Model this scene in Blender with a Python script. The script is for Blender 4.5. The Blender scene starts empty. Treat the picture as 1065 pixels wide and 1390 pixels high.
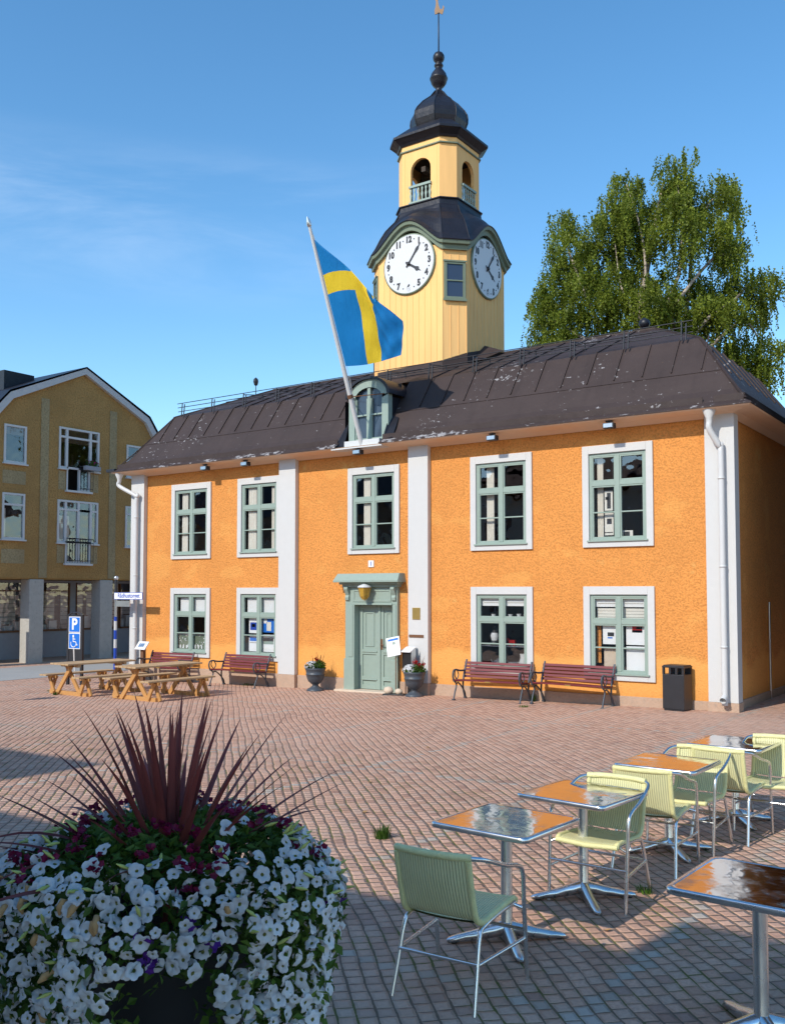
import bpy, math, random
from mathutils import Vector, Matrix, Euler
R = math.radians
random.seed(7)
sc = bpy.context.scene
COL = sc.collection

# ------------------------------------------------------------------ helpers
class MB:
    """collects shapes and links them as ONE mesh object"""
    def __init__(s): s.v = []; s.f = []; s.m = []; s.sm = []
    def add(s, vs, fs, mi=0, smooth=False, M=None):
        o = len(s.v)
        for p in vs:
            p = Vector(p)
            s.v.append(tuple(M @ p) if M is not None else tuple(p))
        for f in fs:
            s.f.append(tuple(i + o for i in f)); s.m.append(mi); s.sm.append(smooth)
    def quad(s, a, b, c, d, mi=0): s.add([a, b, c, d], [(0, 1, 2, 3)], mi)
    def box(s, x0, x1, y0, y1, z0, z1, mi=0, M=None):
        vs = [(x, y, z) for x in (x0, x1) for y in (y0, y1) for z in (z0, z1)]
        s.add(vs, [(0, 1, 3, 2), (4, 6, 7, 5), (0, 4, 5, 1), (2, 3, 7, 6), (0, 2, 6, 4), (1, 5, 7, 3)], mi, False, M)
    def bar(s, a, b, w, h, mi=0, up=(0, 0, 1)):
        a = Vector(a); b = Vector(b); t = (b - a); L = t.length; t.normalize()
        u = Vector(up)
        if abs(t.dot(u)) > .98: u = Vector((0, 1, 0))
        sx = t.cross(u).normalized(); sy = sx.cross(t)
        M = Matrix((sx, t, sy)).transposed().to_4x4(); M.translation = a
        s.box(-w / 2, w / 2, 0, L, -h / 2, h / 2, mi, M)
    def tube(s, pts, r, n=8, mi=0, cap=True, closed=False):
        pts = [Vector(p) for p in pts]; N = len(pts)
        rs = r if isinstance(r, (list, tuple)) else [r] * N
        vs = []; prev = None
        for i, p in enumerate(pts):
            if closed: t = pts[(i + 1) % N] - pts[i - 1]
            else: t = pts[min(i + 1, N - 1)] - pts[max(i - 1, 0)]
            if t.length < 1e-9: t = Vector((0, 0, 1))
            t.normalize()
            if prev is None:
                ref = Vector((0, 0, 1)) if abs(t.z) < .9 else Vector((1, 0, 0))
                u = t.cross(ref).normalized()
            else:
                u = prev - t * prev.dot(t)
                u = u.normalized() if u.length > 1e-6 else t.orthogonal().normalized()
            prev = u; w = t.cross(u)
            for k in range(n):
                a = 2 * math.pi * k / n
                vs.append(p + (u * math.cos(a) + w * math.sin(a)) * rs[i])
        fs = []
        for i in range(N if closed else N - 1):
            j = (i + 1) % N
            for k in range(n):
                fs.append((i * n + k, i * n + (k + 1) % n, j * n + (k + 1) % n, j * n + k))
        s.add(vs, fs, mi, True)
        if cap and not closed:
            s.add(vs[:n], [tuple(range(n))[::-1]], mi); s.add(vs[-n:], [tuple(range(n))], mi)
    def lathe(s, prof, n=24, mi=0, c=(0, 0, 0), smooth=True, rot0=0.0, apothem=False):
        k = 1 / math.cos(math.pi / n) if apothem else 1
        vs = [(c[0] + r * k * math.cos(2 * math.pi * i / n + rot0), c[1] + r * k * math.sin(2 * math.pi * i / n + rot0), c[2] + z)
              for z, r in prof for i in range(n)]
        fs = [(j * n + i, j * n + (i + 1) % n, (j + 1) * n + (i + 1) % n, (j + 1) * n + i) for j in range(len(prof) - 1) for i in range(n)]
        s.add(vs, fs, mi, smooth)
        if prof[-1][1] > 1e-4: s.add(vs[-n:], [tuple(range(n))], mi)
        if prof[0][1] > 1e-4: s.add(vs[:n], [tuple(range(n))[::-1]], mi)
    def prism(s, poly, d, mi=0, M=None):
        """polygon in (x,z) extruded from y=0 to y=d"""
        n = len(poly)
        vs = [(p[0], 0, p[1]) for p in poly] + [(p[0], d, p[1]) for p in poly]
        fs = [tuple(range(n)), tuple(range(2 * n - 1, n - 1, -1))] + [(i, i + n, (i + 1) % n + n, (i + 1) % n) for i in range(n)]
        s.add(vs, fs, mi, False, M)
    def loft(s, rings, mi=0, smooth=False, cap0=False, cap1=False, closed=True):
        n = len(rings[0]); vs = [p for r in rings for p in r]
        fs = []
        for j in range(len(rings) - 1):
            for i in range(n if closed else n - 1):
                fs.append((j * n + i, j * n + (i + 1) % n, (j + 1) * n + (i + 1) % n, (j + 1) * n + i))
        s.add(vs, fs, mi, smooth)
        if cap0: s.add(rings[0], [tuple(range(n))[::-1]], mi)
        if cap1: s.add(rings[-1], [tuple(range(n))], mi)
    def mesh(s, name, mats):
        me = bpy.data.meshes.new(name); me.from_pydata(s.v, [], s.f)
        for m in (mats if isinstance(mats, (list, tuple)) else [mats]): me.materials.append(m)
        me.polygons.foreach_set('material_index', s.m); me.polygons.foreach_set('use_smooth', s.sm)
        me.update(); return me
    def build(s, name, mats, parent=None, bevel=0, fixn=True):
        me = s.mesh(name, mats)
        o = bpy.data.objects.new(name, me); COL.objects.link(o)
        if parent is not None: o.parent = parent
        if fixn:
            import bmesh
            bm = bmesh.new(); bm.from_mesh(me); bmesh.ops.recalc_face_normals(bm, faces=bm.faces); bm.to_mesh(me); bm.free()
        if bevel:
            b = o.modifiers.new('bevel', 'BEVEL'); b.width = bevel; b.segments = 2; b.limit_method = 'ANGLE'; b.angle_limit = R(40)
        return o

def tag(o, label=None, cat=None, group=None, kind=None):
    if label: o['label'] = label
    if cat: o['category'] = cat
    if group: o['group'] = group
    if kind: o['kind'] = kind
    return o
def thing(name, label, cat, loc=(0, 0, 0), rz=0, group=None):
    o = bpy.data.objects.new(name, None); COL.objects.link(o)
    o.empty_display_size = .2
    o.location = loc; o.rotation_euler = (0, 0, rz)
    return tag(o, label, cat, group)
def dup(o, loc=None, rz=None, label=None, parent=None):
    c = o.copy(); COL.objects.link(c)
    if parent is not None: c.parent = parent
    for ch in list(o.children): dup(ch, parent=c)
    if loc is not None: c.location = loc
    if rz is not None: c.rotation_euler = (0, 0, rz)
    if label: c['label'] = label
    return c
def smooth_path(pts, n=6):
    """Catmull-Rom through pts"""
    P = [Vector(p) for p in pts]; P = [P[0] * 2 - P[1]] + P + [P[-1] * 2 - P[-2]]
    out = []
    for i in range(1, len(P) - 2):
        for k in range(n):
            t = k / n; a, b, c, d = P[i - 1:i + 3]
            out.append(.5 * ((2 * b) + (c - a) * t + (2 * a - 5 * b + 4 * c - d) * t * t + (3 * b - a - 3 * c + d) * t ** 3))
    out.append(P[-2]); return out
def text_mesh(mb, txt, size, M, mi=0, ext=.002, sx=1.0, align='CENTER', bold=0.0):
    cu = bpy.data.curves.new('t', 'FONT'); cu.body = txt; cu.size = size; cu.extrude = ext
    cu.align_x = align; cu.align_y = 'CENTER'; cu.offset = bold
    ob = bpy.data.objects.new('t', cu); COL.objects.link(ob)
    dg = bpy.context.evaluated_depsgraph_get(); dg.update()
    me = bpy.data.meshes.new_from_object(ob.evaluated_get(dg))
    vs = [(v.co.x * sx, v.co.y, v.co.z) for v in me.vertices]
    mb.add(vs, [tuple(p.vertices) for p in me.polygons], mi, False, M)
    bpy.data.objects.remove(ob); bpy.data.curves.remove(cu); bpy.data.meshes.remove(me)

# ------------------------------------------------------------------ materials
class NT:
    def __init__(s, name):
        s.mat = bpy.data.materials.new(name); s.mat.use_nodes = True
        s.t = s.mat.node_tree; s.n = s.t.nodes; s.l = s.t.links; s.n.clear()
        s.out = s.n.new('ShaderNodeOutputMaterial')
    def new(s, typ, **kw):
        nd = s.n.new(typ)
        for k, v in kw.items(): setattr(nd, k, v)
        return nd
    def link(s, a, b): s.l.new(a, b)
    def setin(s, sock, v):
        if isinstance(v, bpy.types.NodeSocket): s.l.new(v, sock)
        else: sock.default_value = v
    def m(s, op, a, b=0.0, c=0.0, clamp=False):
        nd = s.new('ShaderNodeMath', operation=op, use_clamp=clamp)
        s.setin(nd.inputs[0], a); s.setin(nd.inputs[1], b); s.setin(nd.inputs[2], c)
        return nd.outputs[0]
    def pos(s, kind='pos'):
        if kind == 'pos': return s.new('ShaderNodeNewGeometry').outputs['Position']
        return s.new('ShaderNodeTexCoord').outputs['Object']
    def noise(s, vec, scale, detail=3, rough=.55, dim='3D'):
        nd = s.new('ShaderNodeTexNoise'); nd.noise_dimensions = dim
        if vec is not None: s.link(vec, nd.inputs['Vector'])
        nd.inputs['Scale'].default_value = scale; nd.inputs['Detail'].default_value = detail; nd.inputs['Roughness'].default_value = rough
        return nd.outputs['Fac']
    def scalev(s, vec, sc_):
        nd = s.new('ShaderNodeVectorMath', operation='MULTIPLY'); s.link(vec, nd.inputs[0]); nd.inputs[1].default_value = sc_
        return nd.outputs[0]
    def mix(s, f, a, b):
        nd = s.new('ShaderNodeMix', data_type='RGBA'); nd.clamp_factor = True
        s.setin(nd.inputs[0], f)
        for k, v in ((6, a), (7, b)):
            if isinstance(v, bpy.types.NodeSocket): s.l.new(v, nd.inputs[k])
            else: nd.inputs[k].default_value = (*v, 1)
        return nd.outputs[2]
    def ramp(s, f, lo, hi):
        nd = s.new('ShaderNodeMapRange'); nd.clamp = True; nd.interpolation_type = 'SMOOTHSTEP'
        s.setin(nd.inputs[0], f); nd.inputs[1].default_value = lo; nd.inputs[2].default_value = hi
        return nd.outputs[0]
    def bump(s, h, dist, strength=1.0):
        nd = s.new('ShaderNodeBump'); s.link(h, nd.inputs['Height']); nd.inputs['Distance'].default_value = dist; nd.inputs['Strength'].default_value = strength
        return nd.outputs[0]
    def bsdf(s, color, rough=.7, metal=0.0, normal=None, spec=.5, trans=0.0):
        p = s.new('ShaderNodeBsdfPrincipled')
        if isinstance(color, bpy.types.NodeSocket): s.l.new(color, p.inputs['Base Color'])
        else: p.inputs['Base Color'].default_value = (*color, 1)
        s.setin(p.inputs['Roughness'], rough); p.inputs['Metallic'].default_value = metal
        p.inputs['Specular IOR Level'].default_value = spec
        if normal is not None: s.l.new(normal, p.inputs['Normal'])
        return p
    def done(s, sh):
        s.l.new(sh.outputs[0] if isinstance(sh, bpy.types.Node) else sh, s.out.inputs[0]); return s.mat

def plain(name, col, rough=.6, metal=0.0, var=.12, vs=6.0, bump=0.0, bs=40.0, spec=.5, dirt=None, dirt_amt=(.55, .75), coord='obj'):
    t = NT(name); p = t.pos(coord)
    n = t.noise(p, vs, 4)
    dk = tuple(c * (1 - var) for c in col); lt = tuple(min(1, c * (1 + var)) for c in col)
    c = t.mix(n, dk, lt)
    if dirt: c = t.mix(t.ramp(t.noise(p, vs * 2.3, 6, .65), *dirt_amt), c, dirt)
    nm = t.bump(t.noise(p, bs, 4), bump) if bump else None
    return t.done(t.bsdf(c, rough, metal, nm, spec))

def roughcast(name, col, s=26.0, dist=.02, blotch=None, patch=.12, low=None):
    t = NT(name); p = t.pos()
    big = t.noise(p, .9, 5, .6); fine = t.noise(p, s, 5, .62)
    c = t.mix(t.ramp(big, .3, .7), tuple(x * (1 - patch) for x in col), tuple(min(1, x * (1 + patch)) for x in col))
    c = t.mix(t.ramp(fine, .35, .58), tuple(x * .76 for x in col), c)
    st = t.noise(t.scalev(p, (3.5, 3.5, .35)), 1.0, 5, .6)
    c = t.mix(t.m('MULTIPLY', t.ramp(st, .55, .8), .3), c, tuple(x * .7 for x in col))
    if low:
        zz_ = t.new('ShaderNodeSeparateXYZ'); t.link(p, zz_.inputs[0])
        lowm = t.m('SUBTRACT', 1.0, t.ramp(t.m('ADD', zz_.outputs[2], t.m('MULTIPLY', t.m('SUBTRACT', t.noise(p, 1.1, 4), .5), .9)), .78, .98))
        c = t.mix(t.m('MULTIPLY', lowm, .6), c, low); fine = t.m('MULTIPLY', fine, t.m('SUBTRACT', 1.0, t.m('MULTIPLY', lowm, .55)))
        spl = t.m('SUBTRACT', 1.0, t.ramp(t.m('ADD', zz_.outputs[2], t.m('MULTIPLY', t.noise(p, 5, 4), .35)), .22, .58))
        c = t.mix(t.m('MULTIPLY', spl, .35), c, tuple(x * .6 for x in col))
        pat = t.noise(t.scalev(p, (.5, 1, .8)), 1.6, 5, .6); c = t.mix(t.m('MULTIPLY', t.ramp(pat, .56, .64), .32), c, low)
    if blotch: c = t.mix(t.ramp(t.noise(p, 1.7, 6, .7), .62, .72), c, blotch)
    nm = t.bump(fine, dist)
    return t.done(t.bsdf(c, .9, 0, nm, .2))

MAT = {}
MAT['orange'] = roughcast('orange_roughcast', (.75, .305, .078), 27, .03, (.70, .36, .11), .06, (.82, .40, .11))
MAT['ochre'] = roughcast('ochre_roughcast', (.42, .25, .09), 18, .03, (.30, .16, .045), .14)
MAT['greyrender'] = roughcast('grey_render', (.37, .29, .16), 18, .02)
MAT['white'] = plain('white_stucco', (.57, .565, .55), .8, bump=.004, bs=60, var=.04, dirt=(.50, .485, .46), dirt_amt=(.62, .85))
MAT['plinth'] = plain('plinth_render', (.46, .32, .23), .9, bump=.012, bs=30, var=.12, dirt=(.36, .27, .21), dirt_amt=(.5, .75))
MAT['cream'] = plain('cream_paint', (.72, .52, .36), .7, var=.05)
MAT['greywall'] = plain('grey_painted_wall', (.30, .31, .34), .8, var=.1)
MAT['concrete'] = plain('concrete', (.42, .40, .36), .85, var=.15, bump=.004, bs=50, dirt=(.25, .24, .22))
MAT['green'] = plain('sage_green_paint', (.27, .345, .295), .55, var=.08, vs=9, dirt=(.20, .25, .22), dirt_amt=(.58, .8))
MAT['towergreen'] = plain('dark_sage_paint', (.16, .20, .14), .55, var=.12, dirt=(.09, .11, .08))
MAT['whitepaint'] = plain('white_paint', (.59, .59, .58), .45, var=.03, dirt=(.55, .57, .62), dirt_amt=(.66, .78))
MAT['blackmetal'] = plain('black_metal', (.022, .022, .026), .45, var=.3, bump=.002)
MAT['darkroof'] = plain('black_sheet_metal', (.013, .013, .019), .42, var=.4, vs=4, bump=.01, bs=7, spec=.4)
MAT['iron'] = plain('painted_cast_iron', (.055, .068, .085), .45, var=.25, bump=.003)
MAT['redwood'] = plain('red_painted_slats', (.15, .012, .018), .55, var=.25, vs=10, dirt=(.10, .012, .014))
MAT['pine'] = None
MAT['brass'] = plain('brass', (.55, .38, .12), .4, .8, var=.2)
MAT['gold'] = plain('gold_leaf', (.16, .09, .04), .5, .3, var=.2)
MAT['silver'] = plain('steel', (.62, .63, .65), .3, .95, var=.1)
MAT['blue'] = plain('sign_blue', (.012, .16, .62), .4, var=.05)
MAT['blueband'] = plain('blue_band', (.012, .06, .40), .45, var=.1)
MAT['signwhite'] = plain('sign_white', (.82, .82, .82), .45, var=.03)
MAT['black'] = plain('black_plastic', (.012, .012, .013), .5, var=.2)
MAT['ink'] = plain('black_paint', (.02, .02, .025), .5, var=.1)
MAT['dial'] = plain('white_enamel_dial', (.62, .62, .63), .35, var=.03)
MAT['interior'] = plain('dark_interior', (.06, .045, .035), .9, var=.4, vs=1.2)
MAT['curtain'] = plain('cream_curtain', (.76, .72, .64), .9, var=.15, vs=5)
MAT['paper'] = plain('paper', (.82, .82, .82), .8, var=.03)
MAT['blind'] = plain('roller_blind', (.78, .78, .77), .8, var=.05)
MAT['terracotta'] = plain('brown_wood_box', (.16, .07, .03), .7, var=.2)
MAT['pebble'] = plain('pale_stone', (.62, .5, .38), .8, var=.2, bump=.004)
MAT['blackpot'] = plain('black_pot', (.012, .012, .013), .5, var=.3)
MAT['soil'] = plain('soil', (.03, .02, .014), .95, var=.4, bump=.02)
MAT['asphalt'] = plain('grey_path', (.34, .33, .31), .9, var=.12, vs=1.5, bump=.004, bs=80, coord='pos')
MAT['redtile'] = plain('red_roof_tiles', (.20, .07, .045), .8, var=.25)
MAT['palewall'] = plain('pale_plaster', (.42, .38, .33), .9, var=.06)
MAT['grass'] = None

def wood(name, col):
    t = NT(name); p = t.pos('obj')
    n = t.noise(t.scalev(p, (18, 3, 18)), 2.0, 5, .6); n2 = t.noise(p, 2.3, 4)
    c = t.mix(n, tuple(x * .62 for x in col), col)
    c = t.mix(t.ramp(n2, .35, .75), c, tuple(x * .7 for x in col))
    return t.done(t.bsdf(c, .6, 0, t.bump(n, .004), .35))
MAT['pine'] = wood('oiled_pine', (.66, .34, .115))
MAT['picnictop'] = wood('weathered_pine', (.62, .42, .23))

def roof_mat(name, base, peel, lo=.63, hi=.66, z_edge=None):
    t = NT(name); p = t.pos()
    n = t.noise(p, 1.2, 4)
    c = t.mix(n, tuple(x * .75 for x in base), tuple(x * 1.25 for x in base))
    pe = t.noise(t.scalev(p, (1.0, 1.6, 1.6)), 6.5, 8, .72)
    clus = t.noise(p, .55, 3)
    thr = t.m('ADD', pe, t.m('MULTIPLY', t.m('SUBTRACT', clus, .5), .42))
    if z_edge:
        z = t.new('ShaderNodeSeparateXYZ'); t.link(p, z.inputs[0])
        edge = t.m('SUBTRACT', 1.0, t.ramp(z.outputs[2], z_edge, z_edge + .06))
        edge = t.m('MULTIPLY', edge, t.ramp(t.noise(t.scalev(p, (1, .2, .2)), .33, 2), .42, .58)); thr = t.m('ADD', thr, t.m('MULTIPLY', edge, .17))
    c = t.mix(t.m('MULTIPLY', t.ramp(thr, lo, hi), .85), c, peel)
    rust = t.ramp(t.noise(p, 6.5, 7, .7), .68, .72)
    c = t.mix(t.m('MULTIPLY', rust, .7), c, (.26, .15, .08))
    dirt = t.noise(t.scalev(p, (5, 1, 1)), 1.0, 4)
    c = t.mix(t.m('MULTIPLY', t.ramp(dirt, .5, .8), .35), c, tuple(x * .5 for x in base))
    return t.done(t.bsdf(c, .62, 0, t.bump(t.noise(p, 2.2, 3), .025), .22))
MAT['roof'] = roof_mat('brown_sheet_roof', (.052, .036, .033), (.40, .38, .38), .65, .672, 5.56)

def boards(name, col):
    t = NT(name); p = t.pos()
    n = t.noise(t.scalev(p, (4, 4, .35)), 2.0, 5, .6)
    c = t.mix(t.ramp(n, .3, .75), tuple(x * .9 for x in col), col)
    c = t.mix(t.m('MULTIPLY', t.ramp(t.noise(t.scalev(p, (7, 7, .5)), 1.0, 4), .6, .8), .35), c, tuple(x * .7 for x in col))
    return t.done(t.bsdf(c, .7, 0, t.bump(n, .004), .3))
MAT['boards'] = boards('yellow_boards', (.93, .545, .205))

def glass(name, ior=1.62, tint=(.94, .95, .95)):
    t = NT(name)
    lw = t.new('ShaderNodeLayerWeight'); lw.inputs[0].default_value = .5
    fac = t.m('MULTIPLY_ADD', t.m('POWER', lw.outputs['Facing'], 4.0), .85, .11)
    g = t.new('ShaderNodeBsdfGlossy'); g.inputs['Roughness'].default_value = .015; g.inputs[0].default_value = (.95, .97, 1, 1)
    p = t.pos(); g_n = t.bump(t.noise(p, 1.4, 2), .012); t.link(g_n, g.inputs['Normal'])
    tr = t.new('ShaderNodeBsdfTransparent'); tr.inputs[0].default_value = (*tint, 1)
    mx = t.new('ShaderNodeMixShader'); t.link(t.m('MULTIPLY', fac, 1.25, clamp=True), mx.inputs[0]); t.link(tr.outputs[0], mx.inputs[1]); t.link(g.outputs[0], mx.inputs[2])
    return t.done(mx)
MAT['glass'] = glass('window_glass')
MAT['lampglass'] = plain('amber_lamp_glass', (.45, .27, .04), .25, var=.4, vs=20)

def foliage(name, a, b, trans=.35, rough=.5):
    t = NT(name)
    g = t.new('ShaderNodeNewGeometry'); rnd = g.outputs['Random Per Island']
    c = t.mix(rnd, a, b)
    c = t.mix(t.ramp(t.noise(g.outputs['Position'], 1.1, 3), .35, .7), c, tuple(x * .62 for x in a))
    d = t.bsdf(c, rough, 0, None, .25)
    tl = t.new('ShaderNodeBsdfTranslucent'); t.link(c, tl.inputs[0])
    mx = t.new('ShaderNodeMixShader'); mx.inputs[0].default_value = trans
    t.link(d.outputs[0], mx.inputs[1]); t.link(tl.outputs[0], mx.inputs[2])
    return t.done(mx)
MAT['birchleaf'] = foliage('birch_leaves', (.13, .18, .018), (.36, .42, .06), .5)
MAT['darkleaf'] = foliage('dark_leaves', (.02, .035, .012), (.05, .075, .02), .25)
MAT['petleaf'] = foliage('petunia_leaves', (.045, .095, .014), (.17, .27, .04), .3)
MAT['grass'] = foliage('grass_blades', (.05, .12, .012), (.12, .24, .03), .3)
MAT['cordy'] = foliage('burgundy_leaves', (.15, .03, .03), (.36, .10, .085), .2, .38)
MAT['petal'] = foliage('white_petals', (.80, .80, .82), (.88, .88, .88), .3)
MAT['wilted'] = plain('wilted_petals', (.42, .24, .10), .8, var=.4, vs=30); MAT['bud'] = plain('yellow_green_buds', (.42, .45, .12), .6, var=.2, vs=20)
MAT['throat'] = plain('flower_throat', (.20, .20, .04), .6, var=.2)
MAT['maroon'] = foliage('maroon_petals', (.16, .006, .04), (.28, .012, .08), .2)
MAT['purple'] = foliage('purple_petals', (.10, .02, .25), (.16, .04, .36), .2)
MAT['redpetal'] = foliage('red_petals', (.5, .01, .01), (.65, .03, .02), .2)
MAT['pinkpetal'] = foliage('pink_petals', (.6, .03, .22), (.75, .06, .33), .2)
def bark():
    t = NT('birch_bark'); p = t.pos()
    n = t.noise(t.scalev(p, (3, 3, 9)), 1.3, 5, .6)
    c = t.mix(t.ramp(n, .48, .62), (.40, .33, .26), (.10, .08, .07))
    return t.done(t.bsdf(c, .8))
MAT['bark'] = bark()

def wicker():
    t = NT('wicker_cord'); p = t.pos('obj')
    s = t.new('ShaderNodeSeparateXYZ'); t.link(p, s.inputs[0])
    w = t.m('SINE', t.m('MULTIPLY', s.outputs[0], 2 * math.pi / .0165))
    w01 = t.m('MULTIPLY_ADD', w, .5, .5)
    n = t.noise(p, 14, 3)
    c = t.mix(n, (.68, .655, .345), (.77, .745, .43))
    c = t.mix(t.ramp(w01, .0, .22), (.36, .35, .18), c)
    return t.done(t.bsdf(c, .5, 0, t.bump(w01, .0035), .4))
MAT['wicker'] = wicker()
MAT['wickerwrap'] = plain('wrapped_cord', (.72, .68, .33), .5, var=.15, vs=20, bump=.006, bs=90)
def alu(name, col, rough, scale=6):
    t = NT(name); p = t.pos('obj')
    n = t.noise(p, scale, 2, .5)
    r = t.m('MULTIPLY_ADD', n, .22, rough - .08)
    return t.done(t.bsdf(t.mix(n, tuple(x * .85 for x in col), col), r, 1.0, t.bump(t.noise(p, 6, 2), .0004)))
MAT['alu'] = alu('brushed_aluminium', (.80, .81, .82), .24)
def tabletop():
    t = NT('worn_polished_steel'); p = t.pos('obj')
    n = t.noise(p, 5, 7, .7)
    # worn: polished patches and dull scuffs, uneven sheet
    r = t.m('MULTIPLY_ADD', t.ramp(n, .46, .68), .20, .05)
    nm = t.bump(t.m('ADD', t.noise(p, 3.2, 3, .5), t.m('MULTIPLY', t.noise(p, 30, 3), .03)), .0055)
    return t.done(t.bsdf(t.mix(t.ramp(n, .5, .7), (.60, .585, .60), (.50, .49, .49)), r, 1.0, nm))
MAT['tabletop'] = tabletop()
def flagcloth(name, col):
    t = NT(name); p = t.pos('obj')
    c = t.mix(t.noise(p, 3, 3), tuple(x * .9 for x in col), col)
    d = t.bsdf(c, .7, 0, t.bump(t.noise(t.scalev(p, (9, 2, 2)), 1, 3), .03), .3)
    tl = t.new('ShaderNodeBsdfTranslucent'); t.link(c, tl.inputs[0])
    mx = t.new('ShaderNodeMixShader'); mx.inputs[0].default_value = .3
    t.link(d.outputs[0], mx.inputs[1]); t.link(tl.outputs[0], mx.inputs[2])
    return t.done(mx)
MAT['flagblue'] = flagcloth('flag_blue', (.006, .215, .56)); MAT['flagyellow'] = flagcloth('flag_yellow', (.86, .62, .035))

def setts():
    """red-brown setts laid on the diagonal, grey setts in a square grid, moss in the joints"""
    t = NT('plaza_setts'); p0 = t.pos()
    dn = t.new('ShaderNodeTexNoise'); t.link(p0, dn.inputs['Vector']); dn.inputs['Scale'].default_value = 2.2; dn.inputs['Detail'].default_value = 4
    off = t.new('ShaderNodeVectorMath', operation='MULTIPLY_ADD'); t.link(dn.outputs['Color'], off.inputs[0]); off.inputs[1].default_value = (.05, .05, 0); t.link(p0, off.inputs[2])
    dn2 = t.new('ShaderNodeTexNoise'); t.link(p0, dn2.inputs['Vector']); dn2.inputs['Scale'].default_value = .42; dn2.inputs['Detail'].default_value = 2
    off2 = t.new('ShaderNodeVectorMath', operation='MULTIPLY_ADD'); t.link(dn2.outputs['Color'], off2.inputs[0]); off2.inputs[1].default_value = (.15, .15, 0); t.link(off.outputs[0], off2.inputs[2])
    s = t.new('ShaderNodeSeparateXYZ'); t.link(off2.outputs[0], s.inputs[0])
    x, y = s.outputs[0], s.outputs[1]; k = math.sqrt(.5); w = .101; h = .106
    u = t.m('MULTIPLY', t.m('ADD', x, y), k); v = t.m('MULTIPLY', t.m('SUBTRACT', x, y), k)
    ru = t.m('DIVIDE', u, w); row = t.m('FLOOR', ru)
    wn = t.new('ShaderNodeTexWhiteNoise', noise_dimensions='1D'); t.link(row, wn.inputs['W'])
    cv = t.m('ADD', t.m('DIVIDE', v, h), t.m('MULTIPLY', wn.outputs[0], 7.0)); col = t.m('FLOOR', cv)
    cmb = t.new('ShaderNodeCombineXYZ'); t.link(row, cmb.inputs[0]); t.link(col, cmb.inputs[1])
    w2 = t.new('ShaderNodeTexWhiteNoise', noise_dimensions='2D'); t.link(cmb.outputs[0], w2.inputs['Vector'])
    rnd = w2.outputs[0]; sep = t.new('ShaderNodeSeparateColor'); t.link(w2.outputs[1], sep.inputs[0])
    fu = t.m('SUBTRACT', ru, row); fv = t.m('SUBTRACT', cv, col)
    eu = t.m('MULTIPLY', t.m('SUBTRACT', .5, t.m('ABSOLUTE', t.m('SUBTRACT', fu, .5))), w)
    ev = t.m('MULTIPLY', t.m('SUBTRACT', .5, t.m('ABSOLUTE', t.m('SUBTRACT', fv, .5))), h)
    fine = t.noise(p0, 45, 3)
    e = t.m('ADD', t.m('MINIMUM', t.m('SUBTRACT', eu, .0015), t.m('ADD', ev, .0005)), t.m('MULTIPLY', t.m('SUBTRACT', fine, .5), .006))
    e = t.m('SUBTRACT', e, t.m('MULTIPLY', t.m('SUBTRACT', t.noise(p0, 5.5, 3, .6), .42), .017))
    stone = t.ramp(e, .0008, .0058)
    # centre of each sett -> which setts are grey
    uc = t.m('MULTIPLY', t.m('ADD', row, .5), w)
    vc = t.m('MULTIPLY', t.m('SUBTRACT', t.m('ADD', col, .5), t.m('MULTIPLY', wn.outputs[0], 7.0)), h)
    xc = t.m('MULTIPLY', t.m('ADD', uc, vc), k); yc = t.m('MULTIPLY', t.m('SUBTRACT', uc, vc), k)
    gx = t.m('ABSOLUTE', t.m('SUBTRACT', t.m('MODULO', t.m('ADD', xc, 101.8 - .25 - 1.0 + 1.26), 2.52), 1.26))
    gy = t.m('ABSOLUTE', t.m('SUBTRACT', t.m('MODULO', t.m('ADD', yc, 100.8 + 7.85 + 2.52), 5.04), 2.52))
    grey = t.m('LESS_THAN', t.m('MINIMUM', gx, gy), .043)
    grey = t.m('MULTIPLY', grey, t.m('GREATER_THAN', sep.outputs[2], .12))
    c = t.mix(rnd, (.50, .285, .195), (.70, .44, .32))
    c = t.mix(t.m('MULTIPLY', t.m('GREATER_THAN', sep.outputs[0], .80), .7), c, (.50, .345, .26))
    c = t.mix(t.m('MULTIPLY', t.m('GREATER_THAN', sep.outputs[1], .9), .5), c, (.28, .15, .12))
    c = t.mix(t.m('MULTIPLY', t.ramp(fine, .35, .7), .35), c, (.30, .17, .125))
    c = t.mix(grey, c, t.mix(rnd, (.38, .30, .24), (.48, .41, .345)))
    blot = t.noise(p0, .28, 4)
    c = t.mix(t.m('MULTIPLY', t.ramp(blot, .45, .7), .45), c, (.60, .42, .33))
    c = t.mix(t.m('MULTIPLY', t.ramp(t.noise(p0, .75, 6, .68), .54, .70), .38), c, (.25, .155, .115))
    mossn = t.noise(p0, 1.9, 4, .65)
    p0s = t.new('ShaderNodeSeparateXYZ'); t.link(p0, p0s.inputs[0])
    near = t.m('SUBTRACT', 1.0, t.ramp(t.m('ADD', p0s.outputs[1], t.m('MULTIPLY', t.m('SUBTRACT', t.noise(p0, .5, 3), .5), 4.0)), -9.5, -5.5))
    joint = t.mix(t.ramp(mossn, .46, .60), (.17, .118, .083), (.105, .115, .028))
    joint = t.mix(near, t.mix(t.ramp(mossn, .5, .7), (.46, .30, .225), (.32, .205, .145)), joint)
    c = t.mix(stone, joint, c)
    hgt = t.m('MULTIPLY', t.ramp(e, .0, .022), 1.0)
    hgt = t.m('ADD', hgt, t.m('MULTIPLY', fine, .16)); hgt = t.m('ADD', hgt, t.m('MULTIPLY', rnd, .25))
    return t.done(t.bsdf(c, .85, 0, t.bump(hgt, .013), .25))
MAT['setts'] = setts()

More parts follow.
